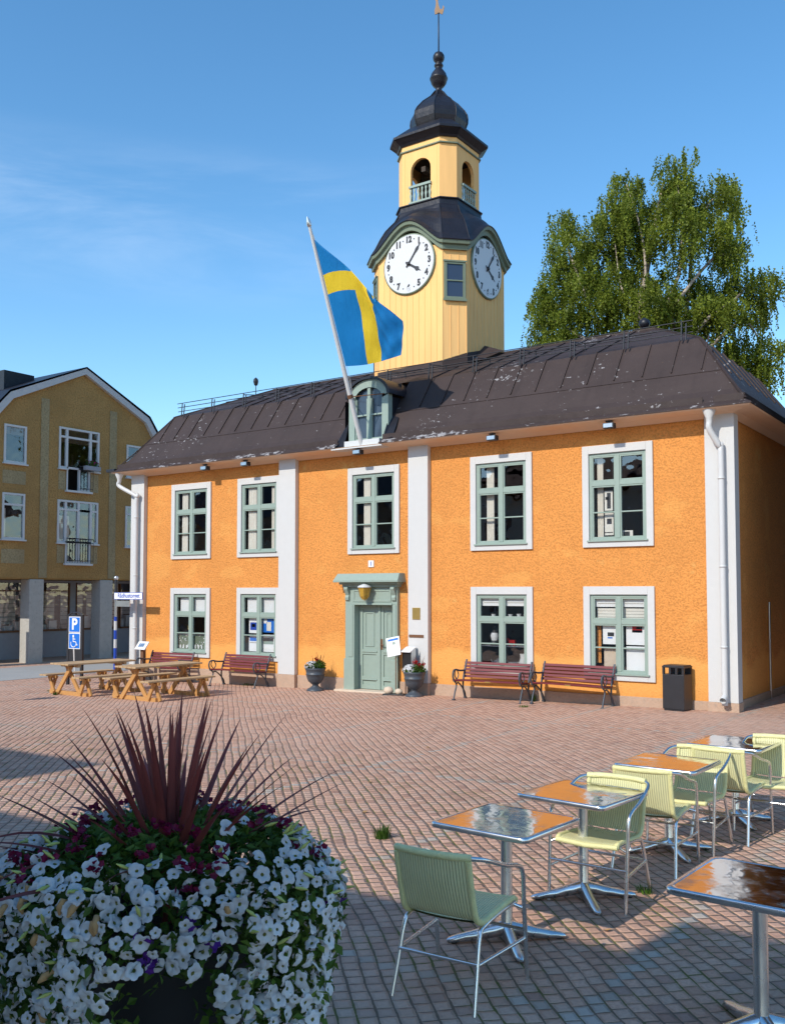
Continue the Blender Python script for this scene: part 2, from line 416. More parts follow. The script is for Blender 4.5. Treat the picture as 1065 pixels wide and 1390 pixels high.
# ------------------------------------------------------------------ ground
def gz(x, y):
    w = min(1, max(0, (y + 12) / 7)); w = w * w * (3 - 2 * w)
    return .0145 * max(-19, min(0, x)) * w
gb = MB()
xs = [-400, -150, -80, -50, -35, -30, -28] + [-26 + i for i in range(39)] + [14, 18, 25, 40, 80, 200, 400]
ys = [-300, -150, -80, -50, -35, -28, -24] + [-20 + i for i in range(35)] + [16, 20, 30, 50, 90, 200, 500]
gb.add([(x, y, gz(x, y)) for y in ys for x in xs],
       [(j * len(xs) + i, j * len(xs) + i + 1, (j + 1) * len(xs) + i + 1, (j + 1) * len(xs) + i) for j in range(len(ys) - 1) for i in range(len(xs) - 1)], 0, True)
tag(gb.build('ground', MAT['setts']), kind='structure')
pb = MB()
pp = []
for i in range(25):
    yy = -14 + i * 1.6
    for xx in (-22.9, -21.6, -20.3, -19.0): pp.append((xx, yy, gz(xx, yy) + .006))
pb.add(pp, [(j * 4 + i, j * 4 + i + 1, (j + 1) * 4 + i + 1, (j + 1) * 4 + i) for j in range(24) for i in range(3)])
tag(pb.build('path', MAT['asphalt']), kind='structure')

# ------------------------------------------------------------------ town hall
L = 16.4; D = 6.2; WY = .12
CAMX, CAMY, CAMZ = 4.687, -17.568, 2.15
hall = thing('town_hall', 'orange two-storey town hall with white pilasters, brown hipped roof and yellow clock tower', 'town hall')
WX = [(-14.86, -13.37), (-12.41, -10.95), (-8.86, -7.40), (-5.55, -4.09), (-2.98, -1.54)]
UP = (3.035, 5.05); LO = (.445, 2.265)
SB = .135                                               # white surround width
openings = []
for i, (a, b) in enumerate(WX):
    openings.append((a + SB, b - SB, UP[0] + .12, UP[1] - .16))
    if i != 2: openings.append((a + SB, b - SB, LO[0] + .12, LO[1] - .16))
DOOR = (-8.62, -7.55, -.12, 1.87)
openings.append(DOOR)
wb = MB()
def wall_grid(mb, x0, x1, z0, z1, holes, y, mi=0):
    X = sorted({x0, x1, *[h[0] for h in holes], *[h[1] for h in holes]}); Z = sorted({z0, z1, *[h[2] for h in holes], *[h[3] for h in holes]})
    X = [x for x in X if x0 <= x <= x1]; Z = [z for z in Z if z0 <= z <= z1]
    for i in range(len(X) - 1):
        for j in range(len(Z) - 1):
            cx, cz = (X[i] + X[i + 1]) / 2, (Z[j] + Z[j + 1]) / 2
            if any(h[0] < cx < h[1] and h[2] < cz < h[3] for h in holes): continue
            mb.quad((X[i], y, Z[j]), (X[i + 1], y, Z[j]), (X[i + 1], y, Z[j + 1]), (X[i], y, Z[j + 1]), mi)
wall_grid(wb, -L + .12, -.12, -.45, 5.47, openings, WY)
wb.quad((-.12, WY, -.45), (-.12, D - .12, -.45), (-.12, D - .12, 5.47), (-.12, WY, 5.47))
wb.quad((-L + .12, WY, -.45), (-L + .12, D - .12, -.45), (-L + .12, D - .12, 5.47), (-L + .12, WY, 5.47))
wb.quad((-L + .12, D - .12, -.45), (-.12, D - .12, -.45), (-.12, D - .12, 5.47), (-L + .12, D - .12, 5.47))
wb.build('wall', MAT['orange'], hall, fixn=False)
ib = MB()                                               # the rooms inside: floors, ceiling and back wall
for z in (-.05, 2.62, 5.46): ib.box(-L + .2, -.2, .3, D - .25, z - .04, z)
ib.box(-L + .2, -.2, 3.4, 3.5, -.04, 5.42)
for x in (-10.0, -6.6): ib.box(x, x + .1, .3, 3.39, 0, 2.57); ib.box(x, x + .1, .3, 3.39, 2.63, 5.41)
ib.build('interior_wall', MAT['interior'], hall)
PIL = [(-L, -L + .53), (-10.93, -10.40), (-7.10, -6.58), (-.53, 0)]
for k, (a, b) in enumerate(PIL):
    m = MB()
    y1 = .28 if k in (0, 3) else WY - .001
    m.box(a, b, 0, y1, .165, 5.44); m.build('pilaster', MAT['white'], hall)
m = MB()
m.box(-L + .09, -8.89, .085, .3, -.5, .155); m.box(-7.40, -.09, .085, .3, -.5, .155); m.box(-.2, -.09, .301, D - .09, -.5, .155); m.box(-L + .09, -L + .2, .301, D - .09, -.5, .155)
for k, (a, b) in enumerate(PIL): m.box(a - .012, b + .012, -.015, .3 if k in (0, 3) else .084, -.5, .162)
m.build('plinth', MAT['plinth'], hall, .006)
# soffit / cornice board all round
m = MB()
def ring(o, z): return [(o, -o, z), (o, D + o, z), (-L - o, D + o, z), (-L - o, -o, z)]
m.loft([ring(-.10, 5.36), ring(.06, 5.43), ring(.38, 5.455), ring(.40, 5.475)])
m.build('soffit', MAT['cream'], hall)
# windows -----------------------------------------------------------
def frame_rect(mb, x0, x1, z0, z1, w, y0, y1, mi=0):
    mb.box(x0, x0 + w, y0, y1, z0, z1, mi); mb.box(x1 - w, x1, y0, y1, z0, z1, mi)
    mb.box(x0 + w, x1 - w, y0, y1, z0, z0 + w, mi); mb.box(x0 + w, x1 - w, y0, y1, z1 - w, z1, mi)
def hall_window(a, b, z0, z1, up, style):
    m = MB()
    ox0, ox1, oz0, oz1 = a + SB, b - SB, z0 + .12, z1 - .16
    # surround
    m.box(a, ox0, .075, .26, z0, z1); m.box(ox1, b, .075, .26, z0, z1)
    m.box(ox0, ox1, .075, .26, z0, oz0); m.box(ox0, ox1, .075, .26, oz1, z1)
    w = m.build('window', MAT['white'], hall, .005)
    f = MB(); fw = .055; y0, y1 = .115, .175
    frame_rect(f, ox0 + .002, ox1 - .002, oz0 + .002, oz1 - .002, fw, y0, y1)
    xm = (ox0 + ox1) / 2; H = oz1 - oz0
    f.box(xm - .045, xm + .045, y0 - .008, y1, oz0 + fw, oz1 - fw)
    zt = oz1 - H * .345; f.box(ox0 + fw, xm - .045, y0 - .004, y1, zt - .045, zt + .045); f.box(xm + .045, ox1 - fw, y0 - .004, y1, zt - .045, zt + .045)
    zm = (oz0 + zt) / 2
    for (p, q) in ((ox0 + fw, xm - .045), (xm + .045, ox1 - fw)):
        f.box(p, q, y0 + .012, y1, zm - .013, zm + .013)
        for (r0, r1) in ((zt + .045, oz1 - fw), (oz0 + fw, zt - .045)):
            frame_rect(f, p, q, r0, r1, .03, y0 + .006, y1 - .005)
    f.build('frame', MAT['green'], w, .004)
    g = MB(); g.quad((ox0 + fw, .155, oz0 + fw), (ox1 - fw, .155, oz0 + fw), (ox1 - fw, .155, oz1 - fw), (ox0 + fw, .155, oz1 - fw))
    g.build('pane', MAT['glass'], w, fixn=False)
    s = MB(); s.box(ox0 - .03, ox1 + .03, .04, .114, oz0 - .012, oz0 + .016); s.build('sill', MAT['green'], w)
    def drape(x0, x1, za, zb, y=.27, amp=.02, n=24, mat='curtain', nm='curtain'):
        c = MB(); vs = []
        for i in range(n + 1):
            xx = x0 + (x1 - x0) * i / n; yy = y + amp * math.sin(i * 2.1) + amp * .4 * math.sin(i * 5.3 + x0)
            vs += [(xx, yy, za), (xx * .985 + .015 * (x0 + x1) / 2, yy, (za + zb) / 2), (xx, yy, zb)]
        c.add(vs, [(3 * i + j, 3 * i + 3 + j, 3 * i + 4 + j, 3 * i + 1 + j) for i in range(n) for j in (0, 1)], 0, True)
        return c.build(nm, MAT[mat], w, fixn=False)
    def sheet(nm, x0, x1, za, zb, y, mat, deco=None):
        c = MB(); c.box(x0, x1, y, y + .004, za, zb, 0); mats = [MAT[mat]]
        if deco:
            for (dx0, dx1, dz0, dz1, mm) in deco:
                if MAT[mm] not in mats: mats.append(MAT[mm])
                W_, H_ = x1 - x0, zb - za
                c.box(x0 + dx0 * W_, x0 + dx1 * W_, y - .003, y - .0005, za + dz0 * H_, za + dz1 * H_, mats.index(MAT[mm]))
        return c.build(nm, mats, w)
    ix0, ix1, iz0, iz1 = ox0 + fw, ox1 - fw, oz0 + fw, oz1 - fw
    W_ = ix1 - ix0; Hh = iz1 - iz0
    if up:
        if style == 0: drape(ix0 + .10 * W_, ix0 + .30 * W_, iz0, iz1, .21)
        if style == 1: drape(ix0 + .08 * W_, ix0 + .34 * W_, iz0, iz1, .21); drape(ix0 + .82 * W_, ix0 + .9 * W_, iz0, iz1, .21)
        if style == 2: drape(ix0 + .18 * W_, ix0 + .36 * W_, iz0, iz1, .21)
        if style == 3: drape(ix0 + .10 * W_, ix0 + .27 * W_, iz0, iz1)
        if style == 4:
            drape(ix0 + .05 * W_, ix0 + .17 * W_, iz0, iz1)
            sheet('poster', ix0 + .20 * W_, ix0 + .36 * W_, iz0 + .34 * Hh, iz0 + .58 * Hh, .24, 'curtain', [(.3, .75, .1, .9, 'ink'), (.1, .5, .55, .7, 'ink')])
            sheet('poster', ix0 + .20 * W_, ix0 + .37 * W_, iz0 + .04 * Hh, iz0 + .31 * Hh, .24, 'curtain', [(.25, .8, .5, .75, 'ink'), (0, .9, .1, .14, 'ink')])
            sheet('photo_frame', ix0 + .50 * W_, ix0 + .74 * W_, iz0 + .0 * Hh, iz0 + .09 * Hh, .24, 'curtain', [(.25, .75, .15, .85, 'ink')])
    else:
        if style in (0, 1):
            sheet('blind', ix0 + .06 * W_, ix0 + .46 * W_, iz0 + .69 * Hh, iz0 + .97 * Hh, .22, 'blind'); sheet('blind', ix0 + .54 * W_, ix0 + .96 * W_, iz0 + .69 * Hh, iz0 + .97 * Hh, .22, 'blind')
        if style in (3, 4):
            sheet('blind', ix0 + .02 * W_, ix0 + .47 * W_, iz0 + .87 * Hh, iz0 + 1.0 * Hh, .20, 'blind', [(.1, .9, .32, .40, 'concrete')])
            sheet('blind', ix0 + .53 * W_, ix0 + .98 * W_, iz0 + .87 * Hh, iz0 + 1.0 * Hh, .20, 'blind', [(.1, .9, .32, .40, 'concrete')])
        if style == 4:
            for a_, b_ in ((.03, .47), (.53, .97)):
                for k in range(4): sheet('blind_slat', ix0 + a_ * W_, ix0 + b_ * W_, iz0 + (.69 + .042 * k) * Hh, iz0 + (.728 + .042 * k) * Hh, .24, 'curtain')
            sheet('poster', ix0 + .15 * W_, ix0 + .46 * W_, iz0 + .36 * Hh, iz0 + .62 * Hh, .21, 'paper', [(.3, .7, .42, .62, 'ink'), (.3, .6, .3, .37, 'blue')])
            sheet('poster', ix0 + .17 * W_, ix0 + .46 * W_, iz0 + .03 * Hh, iz0 + .32 * Hh, .21, 'pebble')
            sheet('poster', ix0 + .60 * W_, ix0 + .98 * W_, iz0 + .36 * Hh, iz0 + .63 * Hh, .21, 'paper', [(.3, .8, .62, .98, 'redpetal'), (.3, .8, .62, .74, 'blueband'), (.5, .8, .78, .9, 'flagyellow')])
            sheet('poster', ix0 + .60 * W_, ix0 + .98 * W_, iz0 + .0 * Hh, iz0 + .34 * Hh, .21, 'paper')
            sheet('poster', ix0 + .02 * W_, ix0 + .10 * W_, iz0 + .1 * Hh, iz0 + .62 * Hh, .25, 'orange')
        if style == 1:
            sheet('poster', ix0 + .12 * W_, ix0 + .40 * W_, iz0 + .35 * Hh, iz0 + .62 * Hh, .21, 'paper', [(.15, .85, .2, .7, 'blueband'), (.3, .7, .4, .6, 'curtain')])
            sheet('poster', ix0 + .12 * W_, ix0 + .40 * W_, iz0 + .03 * Hh, iz0 + .32 * Hh, .21, 'paper', [(.1, .9, .62, .85, 'blue'), (.1, .9, .5, .55, 'concrete')])
            sheet('poster', ix0 + .55 * W_, ix0 + .90 * W_, iz0 + .37 * Hh, iz0 + .63 * Hh, .21, 'blue', [(.35, .75, .1, .7, 'curtain'), (.1, .4, .6, .9, 'paper')])
            sheet('poster', ix0 + .55 * W_, ix0 + .90 * W_, iz0 + .03 * Hh, iz0 + .33 * Hh, .21, 'paper', [(.05, .95, .45, .62, 'green'), (.05, .95, .62, .8, 'ink')])
        if style == 0:
            for a_, b_ in ((.03, .46), (.54, .97)):
                c = sheet('cafe_curtain', ix0 + a_ * W_, ix0 + b_ * W_, iz0 + .02 * Hh, iz0 + .33 * Hh, .21, 'towergreen')
                fm = MB(); random.seed(int(a_ * 100))
                for q in range(34):
                    cx_ = ix0 + (a_ + (b_ - a_) * random.random()) * W_; cz_ = iz0 + (.04 + .26 * random.random() ** 1.5) * Hh
                    r_ = .012 + .016 * random.random()
                    fm.add([(cx_ + r_ * math.cos(i * 1.047) * (1 if i % 2 else .5), .204 - .001 * q / 34, cz_ + r_ * math.sin(i * 1.047) * (1 if i % 2 else .5)) for i in range(6)], [(0, 1, 2, 3, 4, 5)])
                for q in range(4):
                    vx = ix0 + (a_ + (b_ - a_) * (q + .5) / 4) * W_; fm.box(vx - .022, vx + .022, .2, .206, iz0 + .03 * Hh, iz0 + .09 * Hh)
                c2 = fm.build('printed_flowers', MAT['paper'], w)
    return w
for i, (a, b) in enumerate(WX):
    hall_window(a, b, *UP, True, i)
    if i != 2: hall_window(a, b, *LO, False, i)
# things standing on the window boards
def win_item(name, label, cat, loc, parts, group=None):
    t = thing(name, label, cat, loc, 0, group)
    for nm, mb, mt in parts: mb.build(nm, mt, t)
    return t
def lathe_mb(prof, n=14):
    m = MB(); m.lathe(prof, n); return m
x4, x5, x1 = WX[3][0] + SB, WX[4][0] + SB, WX[0][0] + SB
bd = MB(); bd.box(x4, x4 + 1.19, .19, .60, LO[0] + .09, LO[0] + .12); bd.build('window_board', MAT['white'], hall)
bd = MB(); bd.box(x4 + .03, x4 + 1.16, .19, .36, 1.01, 1.03); bd.build('window_board', MAT['white'], hall)
bd = MB(); bd.box(x4 + .03, x4 + 1.16, .19, .36, 1.62, 1.64); bd.build('window_board', MAT['white'], hall)
bd = MB(); bd.box(x1, x1 + 1.19, .19, .40, 1.02, 1.04); bd.build('window_board', MAT['white'], hall)
h = MB(); h.tube([(-.05, 0, .3), (-.05, 0, .36), (0, 0, .4), (.05, 0, .36), (.05, 0, .3)], .008, 6)
win_item('storm_lantern', 'white and black storm lantern on the window shelf above the bench', 'lantern', (x4 + .34, .28, 1.03),
         [('base', lathe_mb([(0, .10), (.06, .11), (.10, .07)]), MAT['black']), ('chimney', lathe_mb([(.10, .07), (.2, .095), (.27, .07)]), MAT['whitepaint']), ('cap', lathe_mb([(.27, .08), (.32, .05)]), MAT['black']), ('handle', h, MAT['black'])])
h = MB(); h.tube([(.12, 0, .16), (.2, 0, .15), (.2, 0, .06), (.12, 0, .05)], .01, 6); sp = MB(); sp.tube([(-.11, 0, .06), (-.17, 0, .1), (-.2, 0, .16)], [.02, .016, .011], 6)
win_item('teapot', 'dark round teapot low in the lower window above the bench', 'teapot', (x4 + .40, .36, LO[0] + .12),
         [('body', lathe_mb([(0, .09), (.06, .15), (.12, .14), (.17, .06), (.19, .02)]), MAT['iron']), ('handle', h, MAT['iron']), ('spout', sp, MAT['iron'])])
win_item('white_jug', 'white enamel jug low in the right half of the shop window', 'jug', (x4 + .98, .38, LO[0] + .12),
         [('body', lathe_mb([(0, .1), (.1, .12), (.22, .085), (.3, .10)]), MAT['whitepaint']), ('handle', h, MAT['whitepaint'])])
win_item('glass_bowl', 'pale bowl beside the white jug in the shop window', 'bowl', (x4 + .76, .33, LO[0] + .12),
         [('bowl', lathe_mb([(0, .06), (.02, .05), (.07, .11), (.12, .14)]), MAT['whitepaint']), ('contents', lathe_mb([(.1, .12), (.13, .06)]), MAT['iron'])])
hm = MB(); hm.lathe([(.085, .0), (.1, .03), (.13, .035), (.15, .0)], 8, c=(-.09, 0, .02)); 
bm_ = MB(); bm_.box(-.09, .08, -.03, .03, .06, .12)
lg = MB()
for q in (-.07, .05): lg.box(q, q + .03, -.03, .03, 0, .06)
win_item('toy_horse', 'small red painted toy horse on the middle window shelf', 'toy', (x4 + .74, .28, 1.03), [('body', bm_, MAT['redpetal']), ('head', hm, MAT['redpetal']), ('legs', lg, MAT['redpetal'])])
for q, (dx, hh) in enumerate(((.22, .05), (.62, .05), (.82, .06), (.98, .05))):
    win_item('white_cup', ['white cup alone on the upper left window shelf', 'white cup leftmost of the three on the upper right window shelf', 'taller white cup in the middle of the upper right window shelf', 'white cup rightmost on the upper right window shelf'][q], 'cup', (x4 + .1 + dx, .26, 1.64),
             [('cup', lathe_mb([(0, .035), (hh, .05)]), MAT['whitepaint']), ('saucer', lathe_mb([(0, .06), (.008, .065)]), MAT['whitepaint'])], 'white cups on the window shelf')
cb = MB(); cb.lathe([(0, .07), (.02, .06), (.04, .02), (.13, .018), (.15, .05), (.17, .02)], 12)
ca = MB(); ca.tube([(-.08, 0, .22), (-.07, 0, .13), (0, 0, .1), (.07, 0, .13), (.08, 0, .22)], .012, 6); ca.tube([(0, 0, .1), (0, 0, .26)], .012, 6)
win_item('brass_candlestick', 'brass candlestick on the shelf of the far left lower window', 'candlestick', (x1 + .42, .29, 1.04), [('foot', cb, MAT['brass']), ('arms', ca, MAT['brass'])])
# door ---------------------------------------------------------------
gd = -.125
d = MB()
d.box(-8.88, -8.62, .03, .3, gd, 1.87); d.box(-7.55, -7.41, .03, .3, gd, 1.87)                 # jambs
d.box(-8.90, -8.60, .0, .029, gd, .62); d.box(-7.57, -7.39, .0, .029, gd, .62)
d.box(-8.78, -8.66, .018, .029, .66, 1.86); d.box(-7.52, -7.44, .018, .029, .66, 1.86)
d.box(-8.88, -7.41, .03, .3, 1.87, 2.27); d.box(-8.62, -7.55, .006, .029, 1.86, 1.90)
frame_rect(d, -8.66, -7.58, 1.93, 2.22, .05, .016, .029)
dc = d.build('door_surround', MAT['green'], hall, .006)
c = MB()
for (x0, x1, y0, z0, z1) in ((-8.93, -7.36, -.03, 2.27, 2.33), (-8.97, -7.32, -.10, 2.33, 2.38), (-9.06, -7.24, -.21, 2.38, 2.42)): c.box(x0, x1, y0, .28, z0, z1)
c.add([(-9.06, -.21, 2.42), (-7.24, -.21, 2.42), (-7.27, -.10, 2.58), (-9.01, -.10, 2.58), (-9.06, .12, 2.42), (-7.24, .12, 2.42), (-7.27, .12, 2.58), (-9.01, .12, 2.58)],
      [(0, 1, 2, 3), (0, 3, 7, 4), (1, 5, 6, 2), (2, 6, 7, 3)])
c.build('cornice', MAT['green'], dc, .004)
for x in (-8.80, -7.49):
    c = MB(); pr = [(0, 2.27), (-.10, 2.27), (-.11, 2.22), (-.075, 2.16), (-.03, 2.08), (-.055, 2.03), (-.045, 1.97), (0, 1.94)]
    c.loft([[(x - .05, .03 + p[0], p[1]) for p in pr], [(x + .05, .03 + p[0], p[1]) for p in pr]], cap0=True, cap1=True); c.build('bracket', MAT['green'], dc, .004)
dr = MB(); xm = -8.03
for (a, b) in ((-8.62, xm - .006), (xm + .006, -7.55)):
    dr.box(a, b, .245, .29, gd + .04, 1.86)
door = dr.build('door', MAT['green'], hall)
for (a, b) in ((-8.62, xm - .006), (xm + .006, -7.55)):
    f = MB()
    frame_rect(f, a + .002, b - .002, gd + .05, 1.85, .10, .222, .2449)
    f.box(a + .1, b - .1, .222, .2449, .72, .84); f.box(a + .1, b - .1, .222, .2449, .15, .22)
    frame_rect(f, a + .16, b - .16, .90, 1.69, .03, .23, .2448); f.box(a + .09, b - .07, .205, .2215, .77, .80); f.box(a + .09, b - .07, .205, .2215, .13, .155)
    f.build('door_leaf', MAT['green'], door, .004)
f = MB(); f.box(xm - .02, xm + .03, .196, .222, gd + .05, 1.85); f.build('meeting_stile', MAT['green'], door)
f = MB(); f.box(xm + .035, xm + .085, .212, .2215, .84, 1.08); f.tube([(xm + .06, .21, .95), (xm + .06, .16, .95), (xm + .15, .16, .95)], .011, 8); f.build('handle', MAT['terracotta'], door)
f = MB(); f.box(-9.07, -7.28, -.16, .24, -.4, -.085); f.build('step', MAT['pebble'], hall, .012)
lm = MB(); lm.tube([(-8.2, .03, 2.14), (-8.2, -.1, 2.16), (-8.2, -.13, 2.22)], .012, 6); lm.lathe([(0, .17), (.03, .165), (.08, .03)], 6, c=(-8.2, -.14, 2.26))
lamp = lm.build('wall_lamp', MAT['whitepaint'], hall)
g = MB(); g.lathe([(-.27, .05), (-.20, .10), (0, .145)], 6, c=(-8.2, -.14, 2.26), smooth=False); g.build('lamp_glass', MAT['lampglass'], lamp)
g = MB()
for i in range(6):
    a = i * math.pi / 3; g.tube([(-8.2 + .168 * math.cos(a), -.14 + .168 * math.sin(a), 2.26), (-8.2 + .116 * math.cos(a), -.14 + .116 * math.sin(a), 2.06), (-8.2 + .05 * math.cos(a), -.14 + .05 * math.sin(a), 1.98)], .006, 5)
g.lathe([(-.31, .0), (-.28, .02), (-.25, .035)], 8, c=(-8.2, -.14, 2.26)); g.build('lamp_cage', MAT['brass'], lamp)
f = MB(); f.box(-8.27, -8.12, .10, .119, 2.73, 2.88); f.box(-8.255, -8.135, .095, .0999, 2.745, 2.865, 1)
pl = f.build('house_number', [MAT['signwhite'], MAT['signwhite']], hall)
f = MB(); text_mesh(f, '1', .13, Matrix.Translation((-8.195, .0935, 2.805)) @ Matrix.Rotation(R(90), 4, 'X'), ext=.0012, bold=.004); f.build('numeral', MAT['blueband'], pl)
f = MB(); f.box(-6.98, -6.78, -.014, -.001, 1.55, 1.81); f.build('brass_plaque', MAT['brass'], hall, .003)
f = MB(); f.box(-7.07, -6.69, -.016, -.001, 1.155, 1.215); f.build('letter_slot', MAT['terracotta'], hall)
# roof ---------------------------------------------------------------
DX0, DX1 = -8.86, -7.62                                  # dormer
def rect(i, z): return [(-i, i, z), (-i, D - i, z), (-L + i, D - i, z), (-L + i, i, z)]
prof = [(-.42, 5.475), (-.42, 5.50), (-.28, 5.585), (-.05, 5.84), (.16, 6.16), (.50, 6.64), (.83, 7.09)]
rf = MB()
for k in range(len(prof) - 1):
    a, b = prof[k], prof[k + 1]; ra, rb = rect(*a), rect(*b)
    for s in range(4):
        p, q, r_, t_ = ra[s], ra[(s + 1) % 4], rb[(s + 1) % 4], rb[s]
        if s == 3 and k < 6:                              # front slope: leave the dormer opening
            def seg(x0, x1, y0=None):
                rf.quad((x0[0], a[0], a[1]), (x1[0], a[0], a[1]), (x1[1], b[0], b[1]), (x0[1], b[0], b[1]))
            seg((-L + a[0], -L + b[0]), (DX0, DX0)); seg((DX1, DX1), (-a[0], -b[0]))
            if k == 5:
                pass
        else: rf.quad(p, q, r_, t_)
T = rect(.83, 7.09); e1 = (-2.49, 3.1, 8.06); e0 = (-L + 2.49, 3.1, 8.06)
rf.add([T[0], T[1], e1], [(0, 1, 2)]); rf.add([T[2], T[3], e0], [(0, 1, 2)])
rf.quad(T[1], T[2], e0, e1); rf.quad(T[3], T[0], e1, e0)
# lip of the standing gutter
for (x0, x1) in ((-L - .26, DX0 - .02), (DX1 + .02, .26)):
    if x1 > 0:
        rf.box(x0, -.47, -.285, -.268, 5.57, 5.70); rf.box(-.27, x1, -.285, -.268, 5.57, 5.70)
    else: rf.box(x0, x1, -.285, -.268, 5.57, 5.70)
rf.box(.255, .272, -.26, D + .26, 5.57, 5.70)
def on_front(i):                                          # y,z at inset i on the front slope
    for (a, za), (b, zb) in zip(prof, prof[1:]):
        if a <= i <= b and b > a: return i, za + (zb - za) * (i - a) / (b - a)
    return i, 7.09
for k in range(27):                                       # standing seams on the steep part
    x = -15.6 + k * .575
    if DX0 - .25 < x < DX1 + .15: continue
    i0 = .28; pts = [(x, i0, on_front(i0)[1] + .014), (x, .5, 6.655), (x, .825, 7.10)]
    for p, q in zip(pts, pts[1:]): rf.bar(p, q, .022, .034)
    zt = lambda y: 7.09 + (y - .83) / (3.1 - .83) * .97
    if -13.4 < x < -2.8: rf.bar((x, .86, zt(.86) + .012), (x, 3.08, zt(3.08) + .012), .022, .03)
rf.bar((-L + .22, .24, 6.285), (DX0 - .05, .24, 6.285), .03, .008, up=(0, -.8, .6)); rf.bar((DX1 + .05, .24, 6.285), (-.22, .24, 6.285), .03, .008, up=(0, -.8, .6))
for k in range(7):
    y = .95 + k * .7
    rf.bar((-.28, y, 6.345), (-.825, y, 7.105), .022, .034, up=(.8, 0, .6)); rf.bar((-L + .28, y, 6.345), (-L + .825, y, 7.105), .022, .034, up=(-.8, 0, .6))
for (s1, s2) in (((.28, -.28, 5.6), (-.16, .16, 6.175)), ((-.16, .16, 6.175), (-.83, .83, 7.1)), ((-.83, .83, 7.1), (-2.49, 3.1, 8.07)), ((-L - .28, -.28, 5.6), (-L + .16, .16, 6.175)), ((-L + .16, .16, 6.175), (-L + .83, .83, 7.1)), ((-L + .83, .83, 7.1), (-L + 2.49, 3.1, 8.07))): rf.bar(s1, s2, .05, .03)
rf.bar((-2.49, 3.1, 8.07), (-L + 2.49, 3.1, 8.07), .07, .04)
roof = rf.build('roof', MAT['roof'], hall, fixn=False)
b = MB(); b.lathe([(0, .03), (.06, .03), (.06, .06), (.09, .105), (.16, .13), (.23, .105), (.28, .03), (.29, 0)], 16, c=(-2.75, 3.1, 8.06)); b.build('ball_finial', MAT['darkroof'], roof)
b = MB(); b.box(-10.05, -9.35, 2.75, 3.45, 7.6, 8.33); b.box(-10.09, -9.31, 2.71, 3.49, 8.33, 8.39); b.build('chimney', MAT['darkroof'], roof)
# snow guards with their brackets
sg = MB()
for dz in (.09, .2, .31): sg.tube([(-15.4, .80 - .15 * dz, 7.13 + dz), (-.95, .80 - .15 * dz, 7.13 + dz)], .011, 5)
for yy in (1.15, 1.45): sg.tube([(-13.9, yy, 7.25 + (yy - .83) * .43), (-1.9, yy, 7.25 + (yy - .83) * .43)], .011, 5)
for k in range(13):
    x = -15.2 + k * 1.17
    sg.tube([(x, .72, 7.06), (x, .75, 7.43)], .016, 5); sg.tube([(x + .09, .72, 7.06), (x + .09, .75, 7.40)], .016, 5)
    if -13.6 < x < -2.4: sg.tube([(x, .76, 7.4), (x, 1.5, 7.52)], .012, 5); sg.tube([(x, 1.5, 7.36), (x, 1.5, 7.52)], .012, 5)
sg.build('snow_guard', MAT['blackmetal'], roof)
b = MB(); b.tube([(-14.15, 2.6, 7.85), (-14.15, 2.6, 8.15)], .012, 6); b.lathe([(0, .0), (.02, .05), (.12, .08), (.19, .07), (.24, .02), (.25, 0)], 6, c=(-14.15, 2.6, 8.13), smooth=False); b.build('roof_vent', MAT['blackmetal'], roof)
# dormer -------------------------------------------------------------
dm = MB()
def arch(x0, x1, zs, rise, n=14):
    cx = (x0 + x1) / 2; hw = (x1 - x0) / 2
    return [(cx - hw * math.cos(math.pi * i / n), zs + rise * math.sin(math.pi * i / n)) for i in range(n + 1)]
# cheeks
for x in (DX0, DX1):
    dm.add([(x, -.02, 5.46), (x, -.02, 6.62), (x, .52, 6.64), (x, .83, 7.09), (x, .5, 6.60), (x, .16, 6.12), (x, -.28, 5.56)], [(0, 1, 2, 5, 6), (2, 3, 4), (2, 4, 5)])
dormer = dm.build('dormer', MAT['darkroof'], hall, fixn=False)
f = MB(); FX0, FX1 = -8.72, -7.60
out = arch(FX0, FX1, 6.66, .40); inn = arch(FX0 + .17, FX1 - .17, 6.60, .27)
f.box(FX0, FX0 + .17, -.06, .10, 5.62, 6.60); f.box(FX1 - .17, FX1, -.06, .10, 5.62, 6.60)
for i in range(14):
    a1, a2, b1, b2 = out[i], out[i + 1], inn[i], inn[i + 1]
    f.loft([[(a1[0], -.06, a1[1]), (a2[0], -.06, a2[1]), (a2[0], .1, a2[1]), (a1[0], .1, a1[1])], [(b1[0], -.06, b1[1]), (b2[0], -.06, b2[1]), (b2[0], .1, b2[1]), (b1[0], .1, b1[1])]])
f.box(FX0, FX0 + .17, -.06, .1, 6.6, 6.67); f.box(FX1 - .17, FX1, -.06, .1, 6.6, 6.67)
f.box(FX0 + .17, FX1 - .17, -.03, .08, 5.62, 5.70); f.box(-8.20, -8.12, -.04, .08, 5.70, 6.86); f.box(FX0 + .17, -8.2, -.03, .07, 6.22, 6.255); f.box(-8.12, FX1 - .17, -.03, .07, 6.22, 6.255)
for (p, q) in ((FX0 + .17, -8.2), (-8.12, FX1 - .17)): f.box(p, p + .035, -.025, .07, 5.7, 6.62); f.box(q - .035, q, -.025, .07, 5.7, 6.62)
f.build('dormer_frame', MAT['green'], dormer)
f = MB(); f.add([(FX0 + .17, .03, 5.66)] + [(p[0], .03, p[1]) for p in inn] + [(FX1 - .17, .03, 5.66)], [tuple(range(17))]); f.build('pane', plain('dormer_glass', (.05, .07, .10), .12, spec=.4), dormer, fixn=False)
f = MB(); f.box(FX0 + .02, FX1 - .02, .5, .52, 5.6, 7.0); f.build('lining', MAT['interior'], dormer)
f = MB()                                                  # arched sheet-metal top running back into the main roof
